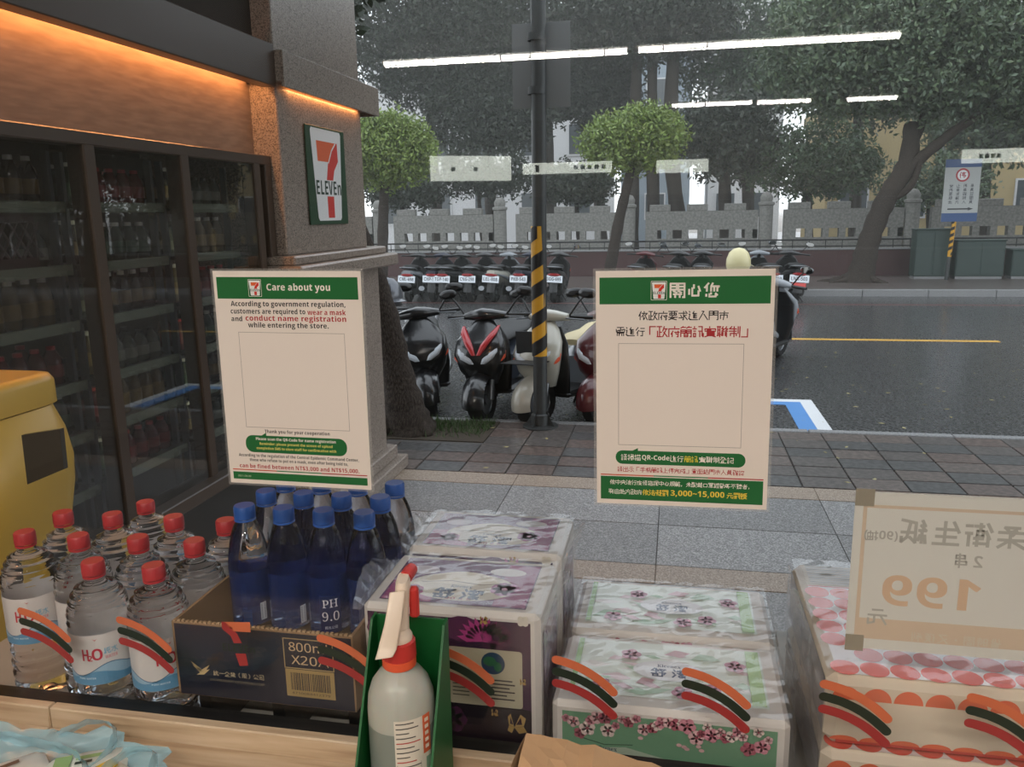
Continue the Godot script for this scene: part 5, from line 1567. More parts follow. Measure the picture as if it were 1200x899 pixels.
func purple_pack(label: String, at: Vector3, turn: float, front: bool) -> void:
	var w := 0.272
	var h := 0.274
	var d := 0.185
	var p := thing("tissue_bundle", label, "tissue pack", at, turn, "purple tissue bundles")
	pack_body(p, w, h, d, "tissue_white")
	var f := Flat.new(plane(Vector3(0, 0, 0.0005), Vector3.RIGHT, Vector3.UP))
	f.rect(-0.128, 0.012, 0.122, 0.262, hexc("3c1c3c"))
	f.up()
	f.poly(PackedVector2Array([Vector2(-0.128, 0.012), Vector2(0.122, 0.012), Vector2(0.122, 0.12), Vector2(0.05, 0.135), Vector2(-0.03, 0.115), Vector2(-0.128, 0.14)]), hexc("170c17"))
	f.up()
	for e in [[-0.05, 0.205, 0.05], [-0.1, 0.235, 0.03], [0.02, 0.245, 0.03]]:
		f.ell(e[0], e[1], e[2], e[2] * 0.7, hexc("55264a"), 14)
	f.up()
	var P := func(px: float, py: float) -> Vector2: # place on the printed face, measured on the bundle at the window
		var v := onz(px, py, -0.0615)
		return Vector2(v.x + 0.317, v.y - 0.776)
	var c0: Vector2 = P.call(566, 752)
	for k in 11: # magenta lotus
		var a := PI * (k + 0.5) / 11
		var l := 0.040
		var c := c0 + Vector2(cos(a), sin(a)) * l
		var s := Vector2(-sin(a), cos(a)) * 0.006
		var m := c0 + Vector2(cos(a), sin(a)) * l * 0.6
		f.poly(PackedVector2Array([c0, m + s, c, m - s]), hexc("a8387c"))
	for e in [[0.07, 0.235, 0.03], [-0.04, 0.085, 0.035], [-0.08, 0.075, 0.03], [0.0, 0.095, 0.028], [-0.09, 0.24, 0.022]]:
		flower(f, e[0], e[1], e[2] * 0.8, hexc("4a1f42"), hexc("321430"), 6)
	f.up()
	var k0: Vector2 = P.call(527, 822)
	var k1: Vector2 = P.call(612, 764)
	f.rrect(k0.x, k0.y, k1.x, k1.y, 0.005, hexc("b9b39c"))
	f.up()
	var gc: Vector2 = P.call(578, 777)
	f.ell(gc.x, gc.y, 0.018, 0.018, hexc("1f3f5e"), 24)
	f.up()
	f.ell(gc.x - 0.005, gc.y + 0.003, 0.010, 0.008, hexc("2f6b4d"), 10)
	f.ell(gc.x + 0.007, gc.y - 0.005, 0.006, 0.008, hexc("2f6b4d"), 10)
	for k in 6:
		var q0: Vector2 = P.call(576, 797 + k * 4.3)
		f.rect(q0.x, q0.y, q0.x + [0.032, 0.036, 0.028, 0.036, 0.024, 0.036][k], q0.y + 0.0022, hexc("35343a"))
	for k in 4:
		var q0: Vector2 = P.call(531, 800 + k * 4.3)
		f.rect(q0.x, q0.y, q0.x + 0.026, q0.y + 0.0018, hexc("5b584f"))
	var cl: Vector2 = P.call(613, 728)
	for k in 4: # white clover
		var a := PI / 4 + k * PI / 2
		f.ell(cl.x + cos(a) * 0.005, cl.y + sin(a) * 0.005, 0.0045, 0.0045, hexc("d8d2c6"), 8)
	for e in [[603, 852, 0.024], [579, 836, 0.009], [612, 800, 0.008], [566, 728, 0.010]]:
		var b0: Vector2 = P.call(e[0], e[1])
		butterfly(f, b0.x, b0.y, e[2], hexc("a88a56"), hexc("2c1a28"))
	art(p, "front_print", f, true)
	# top
	var t := Flat.new(plane(Vector3(0, h + 0.0005, 0), Vector3.RIGHT, Vector3.FORWARD))
	t.rect(-0.115, 0.016, 0.112, d - 0.018, hexc("5e2a52"))
	t.up()
	t.rect(-0.112, 0.018, -0.035, 0.085, hexc("96285f"))
	t.rect(0.06, 0.02, 0.110, d - 0.022, hexc("862a5c"))
	t.up()
	t.ell(0.0, 0.075, 0.085, 0.048, hexc("c9bfae"), 30)
	t.ell(-0.075, 0.125, 0.025, 0.016, hexc("b8acb4"), 16)
	t.ell(0.062, 0.135, 0.03, 0.014, hexc("c6c0bd"), 16)
	t.up()
	t.ell(-0.003, 0.082, 0.060, 0.045, hexc("d9cfbd"), 30, 0.0, PI)
	t.line([Vector2(-0.066, 0.082), Vector2(-0.02, 0.092), Vector2(0.03, 0.084), Vector2(0.064, 0.094)], 0.002, hexc("6b5a52"))
	t.up()
	t.text("Kleenex", 0.0, 0.074, 0.009, hexc("343c55"), 0.034, true, true)
	t.han(G, "舒潔", 0.0, 0.050, 0.034, hexc("2f3956"), 0.044, 0.13)
	t.text("100 x 8", 0.0, 0.034, 0.007, hexc("a04a58"), 0.05)
	flower(t, 0.068, 0.075, 0.022, hexc("a5588c"), hexc("c78aa8"), 7)
	flower(t, -0.075, 0.05, 0.02, hexc("a03a6e"), hexc("7c2c55"), 7)
	art(p, "top_print", t, true)
	var r := Flat.new(plane(Vector3(w * 0.5 + 0.0005, 0, -d * 0.5), Vector3.FORWARD, Vector3.UP))
	r.rect(-0.068, 0.02, 0.07, 0.235, hexc("6d5578"))
	r.up()
	for k in 7:
		flower(r, -0.04 + 0.03 * (k % 3), 0.06 + 0.025 * k, 0.014, hexc("b4a6ba"), hexc("d8cfd9"), 6)
	art(p, "side_print", r, true)
	wrap_film(p, Vector3(-w * 0.5 - 0.002, 0.0, -d), Vector3(w * 0.5 + 0.002, h, 0.0), 0.0028, int(at.z * -1000), "wrap_film")
	# end seam of the wrap on both sides
	for s in [-1.0, 1.0]:
		var fin := MB.new()
		fin.sheet(5, 14, func(u: float, v: float) -> Vector3:
			return Vector3(s * (w * 0.5 + 0.003 + 0.026 * u * (0.5 + 0.5 * sin(v * 3.0))), h - 0.012 + 0.030 * u * sin(v * PI) + 0.004 * sin(v * 31.0) * u, -d * v), false)
		part(p, "wrap_seam", fin.done(), M.wrap_film_thick)

func green_pack(label: String, at: Vector3, turn: float) -> void:
	var w := 0.335
	var h := 0.146
	var d := 0.20
	var p := thing("tissue_bundle", label, "tissue pack", at, turn, "green blossom tissue bundles")
	pack_body(p, w, h, d, "tissue_white")
	var f := Flat.new(plane(Vector3(0, 0, 0.0005), Vector3.RIGHT, Vector3.UP))
	f.rect(-0.152, 0.005, 0.150, 0.133, hexc("6f9c7d"))
	f.up()
	f.poly(PackedVector2Array([Vector2(-0.13, 0.005), Vector2(-0.125, 0.075), Vector2(-0.06, 0.083), Vector2(0.02, 0.066), Vector2(0.12, 0.068), Vector2(0.128, 0.06), Vector2(0.128, 0.005)]), hexc("a9b9a6"))
	f.up()
	f.line([Vector2(-0.125, 0.092), Vector2(-0.09, 0.084), Vector2(-0.05, 0.088)], 0.0015, hexc("3d5c4a"))
	f.text("Kleenex", -0.087, 0.078, 0.0065, hexc("2e3a52"), 0.030, true, true)
	f.han(G, "舒潔", -0.084, 0.064, 0.013, hexc("35435a"), 0.016, 0.13)
	f.rrect(-0.02, 0.05, 0.04, 0.060, 0.005, hexc("4d7a52"))
	f.up()
	f.text("180 x 8", 0.01, 0.055, 0.005, hexc("cfd6b8"), 0.05)
	f.ell(0.092, 0.035, 0.024, 0.024, hexc("2d5a4c"), 20)
	var q := RandomNumberGenerator.new()
	q.seed = 77
	for k in 34:
		var x := lerpf(-0.148, 0.146, (k + q.randf() * 0.8) / 34.0)
		var y := 0.132 - q.randf() * q.randf() * (0.045 if absf(x) > 0.11 else 0.026)
		flower(f, x, y, q.randf_range(0.006, 0.0125), [hexc("c98a98"), hexc("d9b3b6"), hexc("a9606f"), hexc("dcc9c4")][k % 4], hexc("8a4a58"))
	for k in 6:
		f.ell(lerpf(-0.06, 0.09, q.randf()), q.randf_range(0.085, 0.105), 0.004, 0.0028, hexc("d3adb0"), 8)
	art(p, "front_print", f, true)
	var t := Flat.new(plane(Vector3(0, h + 0.0005, 0), Vector3.RIGHT, Vector3.FORWARD))
	t.rect(-0.148, 0.03, 0.142, d - 0.015, hexc("dfe9e2"))  # ground colour lightened to carry the white glare of the film
	t.up()
	for k in 26:
		var x := q.randf_range(-0.13, 0.11)
		var y := q.randf_range(0.04, d - 0.035)
		var a := q.randf_range(-0.5, 0.5)
		var u := Vector2(cos(a), sin(a)) * q.randf_range(0.012, 0.032)
		var v := Vector2(-sin(a), cos(a)) * q.randf_range(0.006, 0.014)
		var cc := Vector2(x, y)
		t.poly(PackedVector2Array([cc - u, cc - v * 0.7 + u * 0.2, cc + u, cc + v]), [hexc("a9c9b0"), hexc("dfc9cf"), hexc("e6e4e2"), hexc("b8d4c0"), hexc("d2b0ba")][k % 5])
		t.up()
	t.rect(-0.146, 0.03, -0.138, d - 0.02, hexc("9cc488"))
	t.rect(0.118, 0.03, 0.138, d - 0.02, hexc("a5c98c"))
	for e in [[-0.10, 0.05], [0.06, 0.06], [0.10, 0.13], [-0.06, 0.14], [0.02, 0.045]]:
		flower(t, e[0], e[1], 0.016, hexc("c489a0"), hexc("9c5a74"))
	t.up()
	t.ell(0.0, 0.10, 0.055, 0.028, hexc("dcdde2"), 24)
	t.up()
	t.text("Kleenex", 0.0, 0.113, 0.008, hexc("4a5674"), 0.036, true, true)
	t.han(G, "舒潔", 0.0, 0.094, 0.024, hexc("52607f"), 0.032, 0.12)
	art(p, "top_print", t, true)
	wrap_film(p, Vector3(-w * 0.5 - 0.002, 0.0, -d), Vector3(w * 0.5 + 0.002, h, 0.0), 0.005, int(at.z * -1700), "wrap_film", 26)

func polka_pack(label: String, at: Vector3, tail: bool) -> void:
	var w := 0.36
	var h := 0.110
	var d := 0.375
	var p := thing("toilet_roll_bundle", label, "toilet paper pack", at, 0.0, "polka-dot toilet paper bundles")
	var mb := MB.new()
	mb.box(Vector3(0, h * 0.5, -d * 0.5), Vector3(w, h, d), 0.014)
	part(p, "pack", mb.done(), M.tissue_cream)
	var coral := hexc("e8604f")
	var f := Flat.new(plane(Vector3(0, 0, 0.0005), Vector3.RIGHT, Vector3.UP))
	for k in 9:
		f.ell(-0.155 + k * 0.0395, 0.076, 0.0185, 0.0195, hexc("dd6d4b"), 16, 0.0, PI)
		f.ell(-0.155 + k * 0.0395, 0.014, 0.0185, 0.007, hexc("dd6d4b"), 12, 0.0, PI)
	f.rect(-0.165, 0.010, 0.165, 0.014, hexc("c4453c"))
	art(p, "front_print", f, true)
	var t := Flat.new(plane(Vector3(0, h + 0.0005, 0), Vector3.RIGHT, Vector3.FORWARD))
	t.rect(-0.166, 0.006, 0.166, d - 0.10, hexc("ece2e2"))
	t.up()
	for j in 7:
		for i in 9:
			if (i * 5 + j * 3) % 8 == 3:
				continue
			t.ell(-0.155 + i * 0.0390, 0.022 + j * 0.0385, 0.0190, 0.0190, coral, 18)
	t.rect(-0.166, d - 0.102, 0.166, d - 0.098, hexc("c4453c"))
	for k in 14:
		t.rect(-0.160, d - 0.09 + k * 0.0055, 0.160, d - 0.088 + k * 0.0055, [hexc("b9bcc2"), hexc("8f939c"), hexc("d7d9dc")][k % 3])
	art(p, "top_print", t, true)
	var sp := Flat.new(plane(Vector3(-w * 0.5 - 0.0005, 0, -d * 0.5), Vector3.BACK, Vector3.UP))
	sp.rect(-d * 0.46, 0.014, d * 0.46, h - 0.012, hexc("b4b4b6"))
	art(p, "side_print", sp, true)
	wrap_film(p, Vector3(-w * 0.5, 0.001, -d), Vector3(w * 0.5, h, 0.0), 0.006, 900 + int(at.y * 100), "wrap_film", 24)
	if tail: # gathered end of the film standing up at the side
		var g := MB.new()
		g.sheet(10, 16, func(u: float, v: float) -> Vector3:
			return Vector3(-w * 0.5 - 0.004 - 0.010 * sin(v * 9.0) * u, -0.03 + 0.125 * u + 0.02 * sin(v * PI), -d * v + 0.02 * u), false)
		part(p, "gathered_film", g.done(), M.wrap_film_thick)

func build_packs() -> void:
	purple_pack("purple floral tissue bundle at the window, behind the spray bottle", Vector3(-0.317, 0.776, -0.062), 0.0, true)
	purple_pack("purple floral tissue bundle standing behind the other purple one", Vector3(-0.316, 0.776, -0.275), 0.0, false)
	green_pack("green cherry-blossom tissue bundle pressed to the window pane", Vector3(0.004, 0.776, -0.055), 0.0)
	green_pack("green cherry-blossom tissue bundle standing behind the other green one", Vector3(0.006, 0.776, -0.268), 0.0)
	polka_pack("coral polka-dot toilet paper bundle, upper of the two stacked", Vector3(0.396, 0.889, -0.062), true)
	polka_pack("coral polka-dot toilet paper bundle, lower of the two stacked", Vector3(0.394, 0.776, -0.060), false)

# ------------------------------------------------------------------ on the glass
func build_posters() -> void:
	var green := hexc("2b6a3c")
	for which in 2:
		var cpos := Vector3(-0.505, 1.4035, 0.0052) if which == 0 else Vector3(0.0105, 1.403, 0.0052)
		var o := thing("notice_poster", "laminated A4 notice in English headed Care about you, taped on the pane" if which == 0 else "laminated A4 notice in Chinese with a green footer, taped on the pane", "poster", cpos, 0.0, "laminated notices on the shop window")
		o.rotation.z = -0.004 if which == 0 else 0.010
		part(o, "laminate", spanned(Vector3(-0.1085, -0.1515, -0.0002), Vector3(0.1085, 0.1515, 0.0001)), M.laminate)
		part(o, "sheet", spanned(Vector3(-0.105, -0.1485, 0.0001), Vector3(0.105, 0.1485, 0.0004)), M.paper_poster)
		var W := 0.21
		var H := 0.297
		var mp := func(x: float, y: float, l: float) -> Vector3: return Vector3((x - 0.5) * W, (0.5 - y) * H, 0.0004 + l)
		# the print works in metres from the sheet's corner
		var xy := func(x: float, y: float, l: float) -> Vector3: return Vector3(x - W * 0.5, y - H * 0.5, 0.0004 + l)
		var Y := func(v: float) -> float: return H * (1.0 - v)
		var white := hexc("ece4da")
		var black := hexc("3a3433")
		var red := hexc("b03a3c")
		var f := Flat.new(xy)
		f.step = 0.00006
		f.lift = 0.0001
		var hb := 0.125 if which == 0 else 0.137
		f.rect(0.0045, Y.call(hb), W - 0.0045, Y.call(0.027), green)
		art(o, "header_band", f, true)
		var e := Flat.new(xy)
		e.lift = 0.0002
		e.step = 0.00005
		var ex := 0.060 if which == 0 else 0.076
		var ey: float = Y.call((hb + 0.027) * 0.5)
		e.rrect(ex - 0.0095, ey - 0.0115, ex + 0.0095, ey + 0.0115, 0.001, white)
		e.up()
		e.rrect(ex - 0.009, ey - 0.011, ex + 0.009, ey + 0.011, 0.001, hexc("1f5a34"))
		e.up()
		emblem(e, ex, ey, 0.0165)
		art(o, "emblem", e, true)
		var t := Flat.new(xy)
		t.lift = 0.00022
		if which == 0:
			t.text("Care about you", 0.122, ey, 0.0088, white, 0.090)
		else:
			t.han(G, "關心您", 0.118, ey, 0.0185, white, 0.0200, 0.12)
		art(o, "title", t, true)
		var b := Flat.new(xy)
		b.lift = 0.00015
		var fr := [0.148, 0.277, 0.872, 0.723] if which == 0 else [0.132, 0.30, 0.842, 0.735]
		b.frame(W * fr[0], Y.call(fr[3]), W * fr[2], Y.call(fr[1]), 0.0005, hexc("8d8178"))
		art(o, "frame_line", b, true)
		var l := Flat.new(xy)
		l.lift = 0.0002
		if which == 0:
			l.text("According to government regulation,", 0.105, Y.call(0.150), 0.0066, black, 0.164)
			l.text("customers are required to", 0.076, Y.call(0.184), 0.0066, black, 0.108)
			l.text("wear a mask", 0.160, Y.call(0.182), 0.0066, red, 0.054)
			l.text("and", 0.030, Y.call(0.215), 0.0066, black, 0.016)
			l.text("conduct name registration", 0.115, Y.call(0.215), 0.0070, red, 0.144)
			l.text("while entering the store.", 0.104, Y.call(0.246), 0.0066, black, 0.116)
			l.text("Thank you for your cooperation", 0.106, Y.call(0.743), 0.0045, black, 0.096)
			l.text("According to the regulation of the Central Epidemic Command Center,", 0.105, Y.call(0.862), 0.0040, black, 0.178)
			l.text("those who refuse to put on a mask, even after being told to,", 0.105, Y.call(0.884), 0.0040, black, 0.146)
			l.text("can be fined between NT$3,000 and NT$15,000.", 0.105, Y.call(0.914), 0.0056, red, 0.178)
		else:
			l.han(G, "依政府要求進入門市", 0.105, Y.call(0.184), 0.0115, black, 0.0119, 0.10)
			l.han(G, "需進行", 0.042, Y.call(0.250), 0.0115, black, 0.0120, 0.10)
			l.han(G, "「政府簡訊實聯制」", 0.123, Y.call(0.250), 0.0140, red, 0.0142, 0.10)
			l.han(G, "請出示「手機簡訊上傳完成」畫面給門市人員確認", 0.104, Y.call(0.843), 0.0068, red, 0.0071, 0.10)
		art(o, "lettering", l, true)
		var pl := Flat.new(xy)
		pl.lift = 0.00015
		pl.step = 0.00006
		if which == 0:
			pl.rrect(0.028, Y.call(0.845), 0.178, Y.call(0.762), 0.011, green)
			pl.poly(PackedVector2Array([Vector2(0.052, Y.call(0.764)), Vector2(0.060, Y.call(0.764)), Vector2(0.060, Y.call(0.748))]), green)
			pl.up()
			pl.text("Please scan the QR-Code for name registration", 0.103, Y.call(0.780), 0.0038, white, 0.118)
			pl.text("Reminder: please present the screen of upload", 0.103, Y.call(0.803), 0.0036, hexc("d8d070"), 0.108)
			pl.text("completion SMS to store staff for confirmation with", 0.103, Y.call(0.825), 0.0036, hexc("d8d070"), 0.118)
		else:
			pl.rrect(0.024, Y.call(0.820), 0.183, Y.call(0.760), 0.0085, green)
			pl.poly(PackedVector2Array([Vector2(0.044, Y.call(0.762)), Vector2(0.052, Y.call(0.762)), Vector2(0.052, Y.call(0.748))]), green)
			pl.up()
			pl.han(G, "請掃描", 0.043, Y.call(0.790), 0.0082, white, 0.0084, 0.10)
			pl.text("QR-Code", 0.074, Y.call(0.790), 0.0060, white, 0.034)
			pl.han(G, "進行", 0.100, Y.call(0.790), 0.0082, white, 0.0084, 0.10)
			pl.han(G, "簡訊", 0.1175, Y.call(0.790), 0.0082, hexc("d9cb4c"), 0.0084, 0.10)
			pl.han(G, "實聯制登記", 0.148, Y.call(0.790), 0.0082, white, 0.0084, 0.10)
		art(o, "speech_pill", pl, true)
		var s := Flat.new(xy)
		s.lift = 0.00015
		s.step = 0.00006
		var ty := 0.931 if which == 0 else 0.868
		for k in 3:
			s.rect(0.005 + k * 0.0667, Y.call(ty + 0.004), 0.005 + (k + 1) * 0.0667, Y.call(ty - 0.001), [hexc("c9573f"), hexc("3a7a4a"), hexc("b23a3c")][k])
		if which == 0:
			s.rect(0.005, Y.call(0.98), W - 0.005, Y.call(0.944), green)
			s.up()
			s.text("2021.08.09", 0.022, Y.call(0.964), 0.0026, hexc("b9c9a8"), 0.020, false)
		else:
			s.rect(0.005, Y.call(0.98), W - 0.005, Y.call(0.876), green)
			s.up()
			s.han(G, "依中央流行疫情指揮中心規範，未配戴口罩經勸導不聽者，", 0.105, Y.call(0.902), 0.0066, white, 0.0068, 0.10)
			s.han(G, "將由地方政府", 0.036, Y.call(0.944), 0.0070, white, 0.0071, 0.10)
			s.han(G, "依法裁罰", 0.074, Y.call(0.944), 0.0080, hexc("e3c64e"), 0.0082, 0.12)
			s.text("3,000~15,000", 0.126, Y.call(0.944), 0.0072, hexc("e3c64e"), 0.066)
			s.han(G, "元罰鍰", 0.174, Y.call(0.944), 0.0080, hexc("e3c64e"), 0.0082, 0.12)
		art(o, "footer_band", s, true)
	# price card taped to the outside, print showing through the paper
	var A := Vector3(0.222, 1.073, -0.0062)
	var pc := thing("price_card", "paper price card taped outside the pane, its 199 showing through reversed", "price card", A)
	part(pc, "paper", spanned(Vector3(0, 0, -0.0004), Vector3(0.297, 0.208, 0.0)), M.paper_price)
	for c in [[0.0, 0.19], [0.0, -0.004], [0.275, 0.19], [0.275, -0.004]]:
		part(pc, "tape", spanned(Vector3(c[0], c[1], 0.0001), Vector3(c[0] + 0.022, c[1] + 0.022, 0.0004)), M.tape)
	var g := Flat.new(plane(Vector3(0, 0, 0), Vector3.RIGHT, Vector3.UP))
	g.step = 0.00005
	g.lift = 0.0001
	var tan1 := hexc("ccb8a2")
	var gry := hexc("adaba3")
	g.rect(0.010, 0.014, 0.297, 0.042, tan1)
	g.rect(0.010, 0.042, 0.0145, 0.192, tan1)
	g.rect(0.010, 0.188, 0.297, 0.192, tan1)
	g.up()
	var at := func(px: float, py: float) -> Vector2:
		var p := onz(px, py, -0.006)
		return Vector2(p.x - A.x, p.y - A.y)
	var q: Vector2 = at.call(1128, 626)
	g.han(G, "柔衛生紙", q.x, q.y, 0.032, gry, 0.036, 0.12, true)
	q = at.call(1033, 628)
	g.text("(90", q.x + 0.008, q.y, 0.011, gry, 0.0, true, false, true)
	g.han(G, "抽", q.x - 0.010, q.y, 0.013, gry, 0.0, 0.12, true)
	g.text(")", q.x - 0.018, q.y, 0.011, gry, 0.0, true, false, true)
	q = at.call(1137, 658)
	g.text("2", q.x + 0.009, q.y, 0.015, gry, 0.0, true, false, true)
	g.han(G, "串", q.x - 0.011, q.y, 0.020, gry, 0.0, 0.11, true)
	q = at.call(1091, 695)
	g.text("199", q.x, q.y, 0.040, hexc("d0b296"), 0.112, true, false, true)
	q = at.call(1028, 722)
	g.han(G, "元", q.x, q.y, 0.024, gry, 0.0, 0.11, true)
	q = at.call(1110, 748)
	g.han(G, "省時間·又便利", q.x + 0.01, q.y - 0.002, 0.0125, hexc("cdc3b2"), 0.0150, 0.12, true)
	art(pc, "show_through_print", g)

func build_stickers() -> void:
	var xs := [-0.995, -0.820, -0.492, -0.319, -0.148, 0.026, 0.199, 0.372, 0.545]
	for k in xs.size():
		var o := thing("stripe_sticker", "tricolour striped decal on the pane, %s" % ["over the outermost red-capped bottles", "over the red-capped bottles next to the carton", "over the corner of the navy carton", "over the purple tissue bundle", "over the outer end of the green tissue bundle", "over the middle of the green tissue bundle", "over the near corner of the polka-dot bundle", "over the polka-dot bundle, second from its corner", "over the polka-dot bundle beyond the price card"][k], "sticker", Vector3(xs[k], 1.024, 0.0042), 0.0, "striped decals in a row along the window")
		for c in 3:
			var P := []
			for j in 13:
				var u := j / 12.0
				var a := Vector2(0, -c * 0.0176)
				var m := a + Vector2(0.044, -0.006)
				var b := a + Vector2(0.078, -0.041)
				P.append(a * (1 - u) * (1 - u) + m * 2 * u * (1 - u) + b * u * u)
			var L := PackedVector2Array()
			var R := PackedVector2Array()
			var hw := 0.0061
			for j in 13:
				var d: Vector2 = (P[mini(j + 1, 12)] - P[maxi(j - 1, 0)]).normalized()
				L.append(P[j] + d.orthogonal() * hw)
				R.append(P[j] - d.orthogonal() * hw)
			var out := PackedVector2Array()
			for p in L:
				out.append(p)
			var d1: Vector2 = (P[12] - P[11]).normalized()
			for j in range(1, 7):
				var a := d1.orthogonal().angle() + (PI * j / 7.0) * (1.0 if d1.orthogonal().rotated(0.1).dot(d1) > 0.0 else -1.0)
				out.append(P[12] + Vector2(cos(a), sin(a)) * hw)
			for j in 13:
				out.append(R[12 - j])
			var d0: Vector2 = (P[0] - P[1]).normalized()
			for j in range(1, 7):
				var a := d0.orthogonal().angle() + (PI * j / 7.0) * (1.0 if d0.orthogonal().rotated(0.1).dot(d0) > 0.0 else -1.0)
				out.append(P[0] + Vector2(cos(a), sin(a)) * hw)
			var mb := MB.new()
			mb.prism(out, 0.0003)
			part(o, ["orange_stripe", "green_stripe", "red_stripe"][c], mb.done(), M[["sticker_orange", "sticker_green", "sticker_red"][c]])
	var o := thing("numeral_sticker", "orange and red numeral seven decal on the pane over the navy carton", "sticker", Vector3(-0.648, 1.0225, 0.0042))
	var pr := func(n: String, pts: Array, m: String) -> void:
		var mb := MB.new()
		var pv := PackedVector2Array()
		for p in pts:
			pv.append(Vector2(p[0], p[1]))
		mb.prism(pv, 0.0003)
		part(o, n, mb.done(), M[m])
	pr.call("top_bar", [[0.004, 0.014], [0.046, 0.017], [0.046, 0.001], [0.018, 0.000]], "sticker_orange")
	pr.call("stem", [[0.000, 0.014], [0.005, 0.014], [0.016, 0.006], [0.024, -0.004], [0.030, -0.018], [0.017, -0.019], [0.013, -0.008], [0.000, 0.003]], "sticker_red")
	pr.call("foot", [[0.018, -0.036], [0.035, -0.035], [0.037, -0.054], [0.023, -0.056]], "sticker_red")
	var f := Flat.new(plane(Vector3(0.024, -0.027, 0.0), Vector3.RIGHT, Vector3.UP))
	f.text("ELEVEn", 0, 0, 0.012, hexc("22342a"), 0.052)
	art(o, "lettering", f)

# ------------------------------------------------------------------ on the counter
func build_counter_things() -> void:
	var TL := onz(440, 724, 0.085)
	var TR := onz(523, 722, 0.085)
	var cx := (TL.x + TR.x) * 0.5
	var hw := (TR.x - TL.x) * 0.5
	var top := (TL.y + TR.y) * 0.5
	var o := thing("card_holder", "green cardboard holder with sloping sides on the counter", "holder", Vector3(cx, 0.8535, 0.0))
	var H := top - 0.8535
	part(o, "back_panel", spanned(Vector3(-hw, 0, 0.082), Vector3(hw, H, 0.085)), M.card_green)
	part(o, "base", spanned(Vector3(-hw, 0, 0.085), Vector3(hw, 0.003, 0.205)), M.card_green)
	part(o, "front_lip", spanned(Vector3(-hw, 0, 0.202), Vector3(hw, 0.035, 0.205)), M.card_green)
	for s in [-1.0, 1.0]:
		var mb := MB.new()
		mb.xf = Transform3D(Basis(Vector3(0, 0, 1), Vector3(0, 1, 0), Vector3(-1, 0, 0)), Vector3(s * hw + 0.0015, 0, 0))
		mb.prism(PackedVector2Array([Vector2(0.083, 0), Vector2(0.205, 0), Vector2(0.205, 0.05), Vector2(0.175, 0.10), Vector2(0.098, H), Vector2(0.083, H + 0.002)]), 0.003)
		var sd := part(o, "side_panel", mb.done(), M.card_green)
	# spray bottle
	var b := thing("spray_bottle", "cloudy white spray bottle with cream trigger and red collar in the green holder", "spray bottle", Vector3(cx + 0.0, 0.8568, 0.1335))
	b.rotation.y = 0.25
	part(b, "liquid_level", lathed([Vector2(0, 0), Vector2(0.036, 0), Vector2(0.0415, 0.005), Vector2(0.0420, 0.02), Vector2(0.0420, 0.148)], 36), M.hdpe_liquid, "greyish lower bottle wall where liquid stands")
	part(b, "bottle_body", lathed([Vector2(0.0420, 0.148), Vector2(0.0420, 0.166), Vector2(0.0405, 0.182), Vector2(0.0355, 0.198), Vector2(0.0270, 0.210), Vector2(0.0185, 0.216), Vector2(0.0165, 0.219), Vector2(0.0165, 0.226), Vector2(0, 0.226)], 36), M.hdpe_cloudy)
	part(b, "orange_ring", lathed([Vector2(0.0205, 0.2195), Vector2(0.0210, 0.221), Vector2(0.0210, 0.230), Vector2(0.0195, 0.231)], 32), M.collar_orange)
	part(b, "collar", lathed([Vector2(0.0200, 0.2305), Vector2(0.0212, 0.232), Vector2(0.0205, 0.252), Vector2(0.0185, 0.254), Vector2(0, 0.254)], 48, func(t: float, y: float, r: float) -> float: return r * (1.0 + (0.022 * signf(sin(t * 22.0)) if y > 0.2315 and y < 0.2525 else 0.0))), M.trigger_red)
	part(b, "head_base", lathed([Vector2(0.0175, 0.254), Vector2(0.0178, 0.259), Vector2(0.0150, 0.264), Vector2(0.0120, 0.268), Vector2(0, 0.268)], 28), M.trigger_cream)
	var hd := MB.new()
	hd.loft([[Vector3(0.002, 0.264, -0.004), 0.012, 0.012], [Vector3(0.004, 0.285, -0.012), 0.0095, 0.012], [Vector3(0.006, 0.303, -0.020), 0.0095, 0.015], [Vector3(0.007, 0.318, -0.022), 0.0092, 0.020], [Vector3(0.007, 0.324, -0.022), 0.007, 0.017]], Vector3.RIGHT, Vector3.BACK, 16, 0.8)
	part(b, "spray_head", hd.done(), M.trigger_cream)
	var lv := MB.new()
	var lp := [Vector3(0.002, 0.317, 0.002), Vector3(0.000, 0.303, 0.012), Vector3(-0.003, 0.285, 0.020), Vector3(-0.008, 0.266, 0.026), Vector3(-0.011, 0.254, 0.029), Vector3(-0.014, 0.249, 0.036)]
	lv.loft([[lp[0], 0.0095, 0.003], [lp[1], 0.0100, 0.003], [lp[2], 0.0105, 0.003], [lp[3], 0.0112, 0.003], [lp[4], 0.0116, 0.003], [lp[5], 0.0105, 0.002]], Vector3(0.97, 0, -0.2).normalized(), Vector3(0.1, 0.3, 0.95).normalized(), 14, 0.6)
	part(b, "trigger_lever", lv.done(), M.trigger_cream)
	part(b, "nozzle", tubed([Vector3(0.009, 0.318, -0.034), Vector3(0.013, 0.320, -0.046), Vector3(0.016, 0.320, -0.056)], [0.0085, 0.0085, 0.0075], 14), M.trigger_red)
	part(b, "pump_plug", boxed(Vector3(0.020, 0.292, -0.020), Vector3(0.012, 0.040, 0.012), 0.003), M.trigger_red)
	var lb := Flat.new(around(0.0424))
	var cr := hexc("dcd3c4")
	lb.rect(-0.006, 0.030, 0.042, 0.168, cr, 10)
	lb.up()
	lb.rect(0.030, 0.116, 0.042, 0.168, hexc("d8643c"), 3)
	lb.rect(0.034, 0.030, 0.042, 0.110, hexc("8fae93"), 2)
	lb.up()
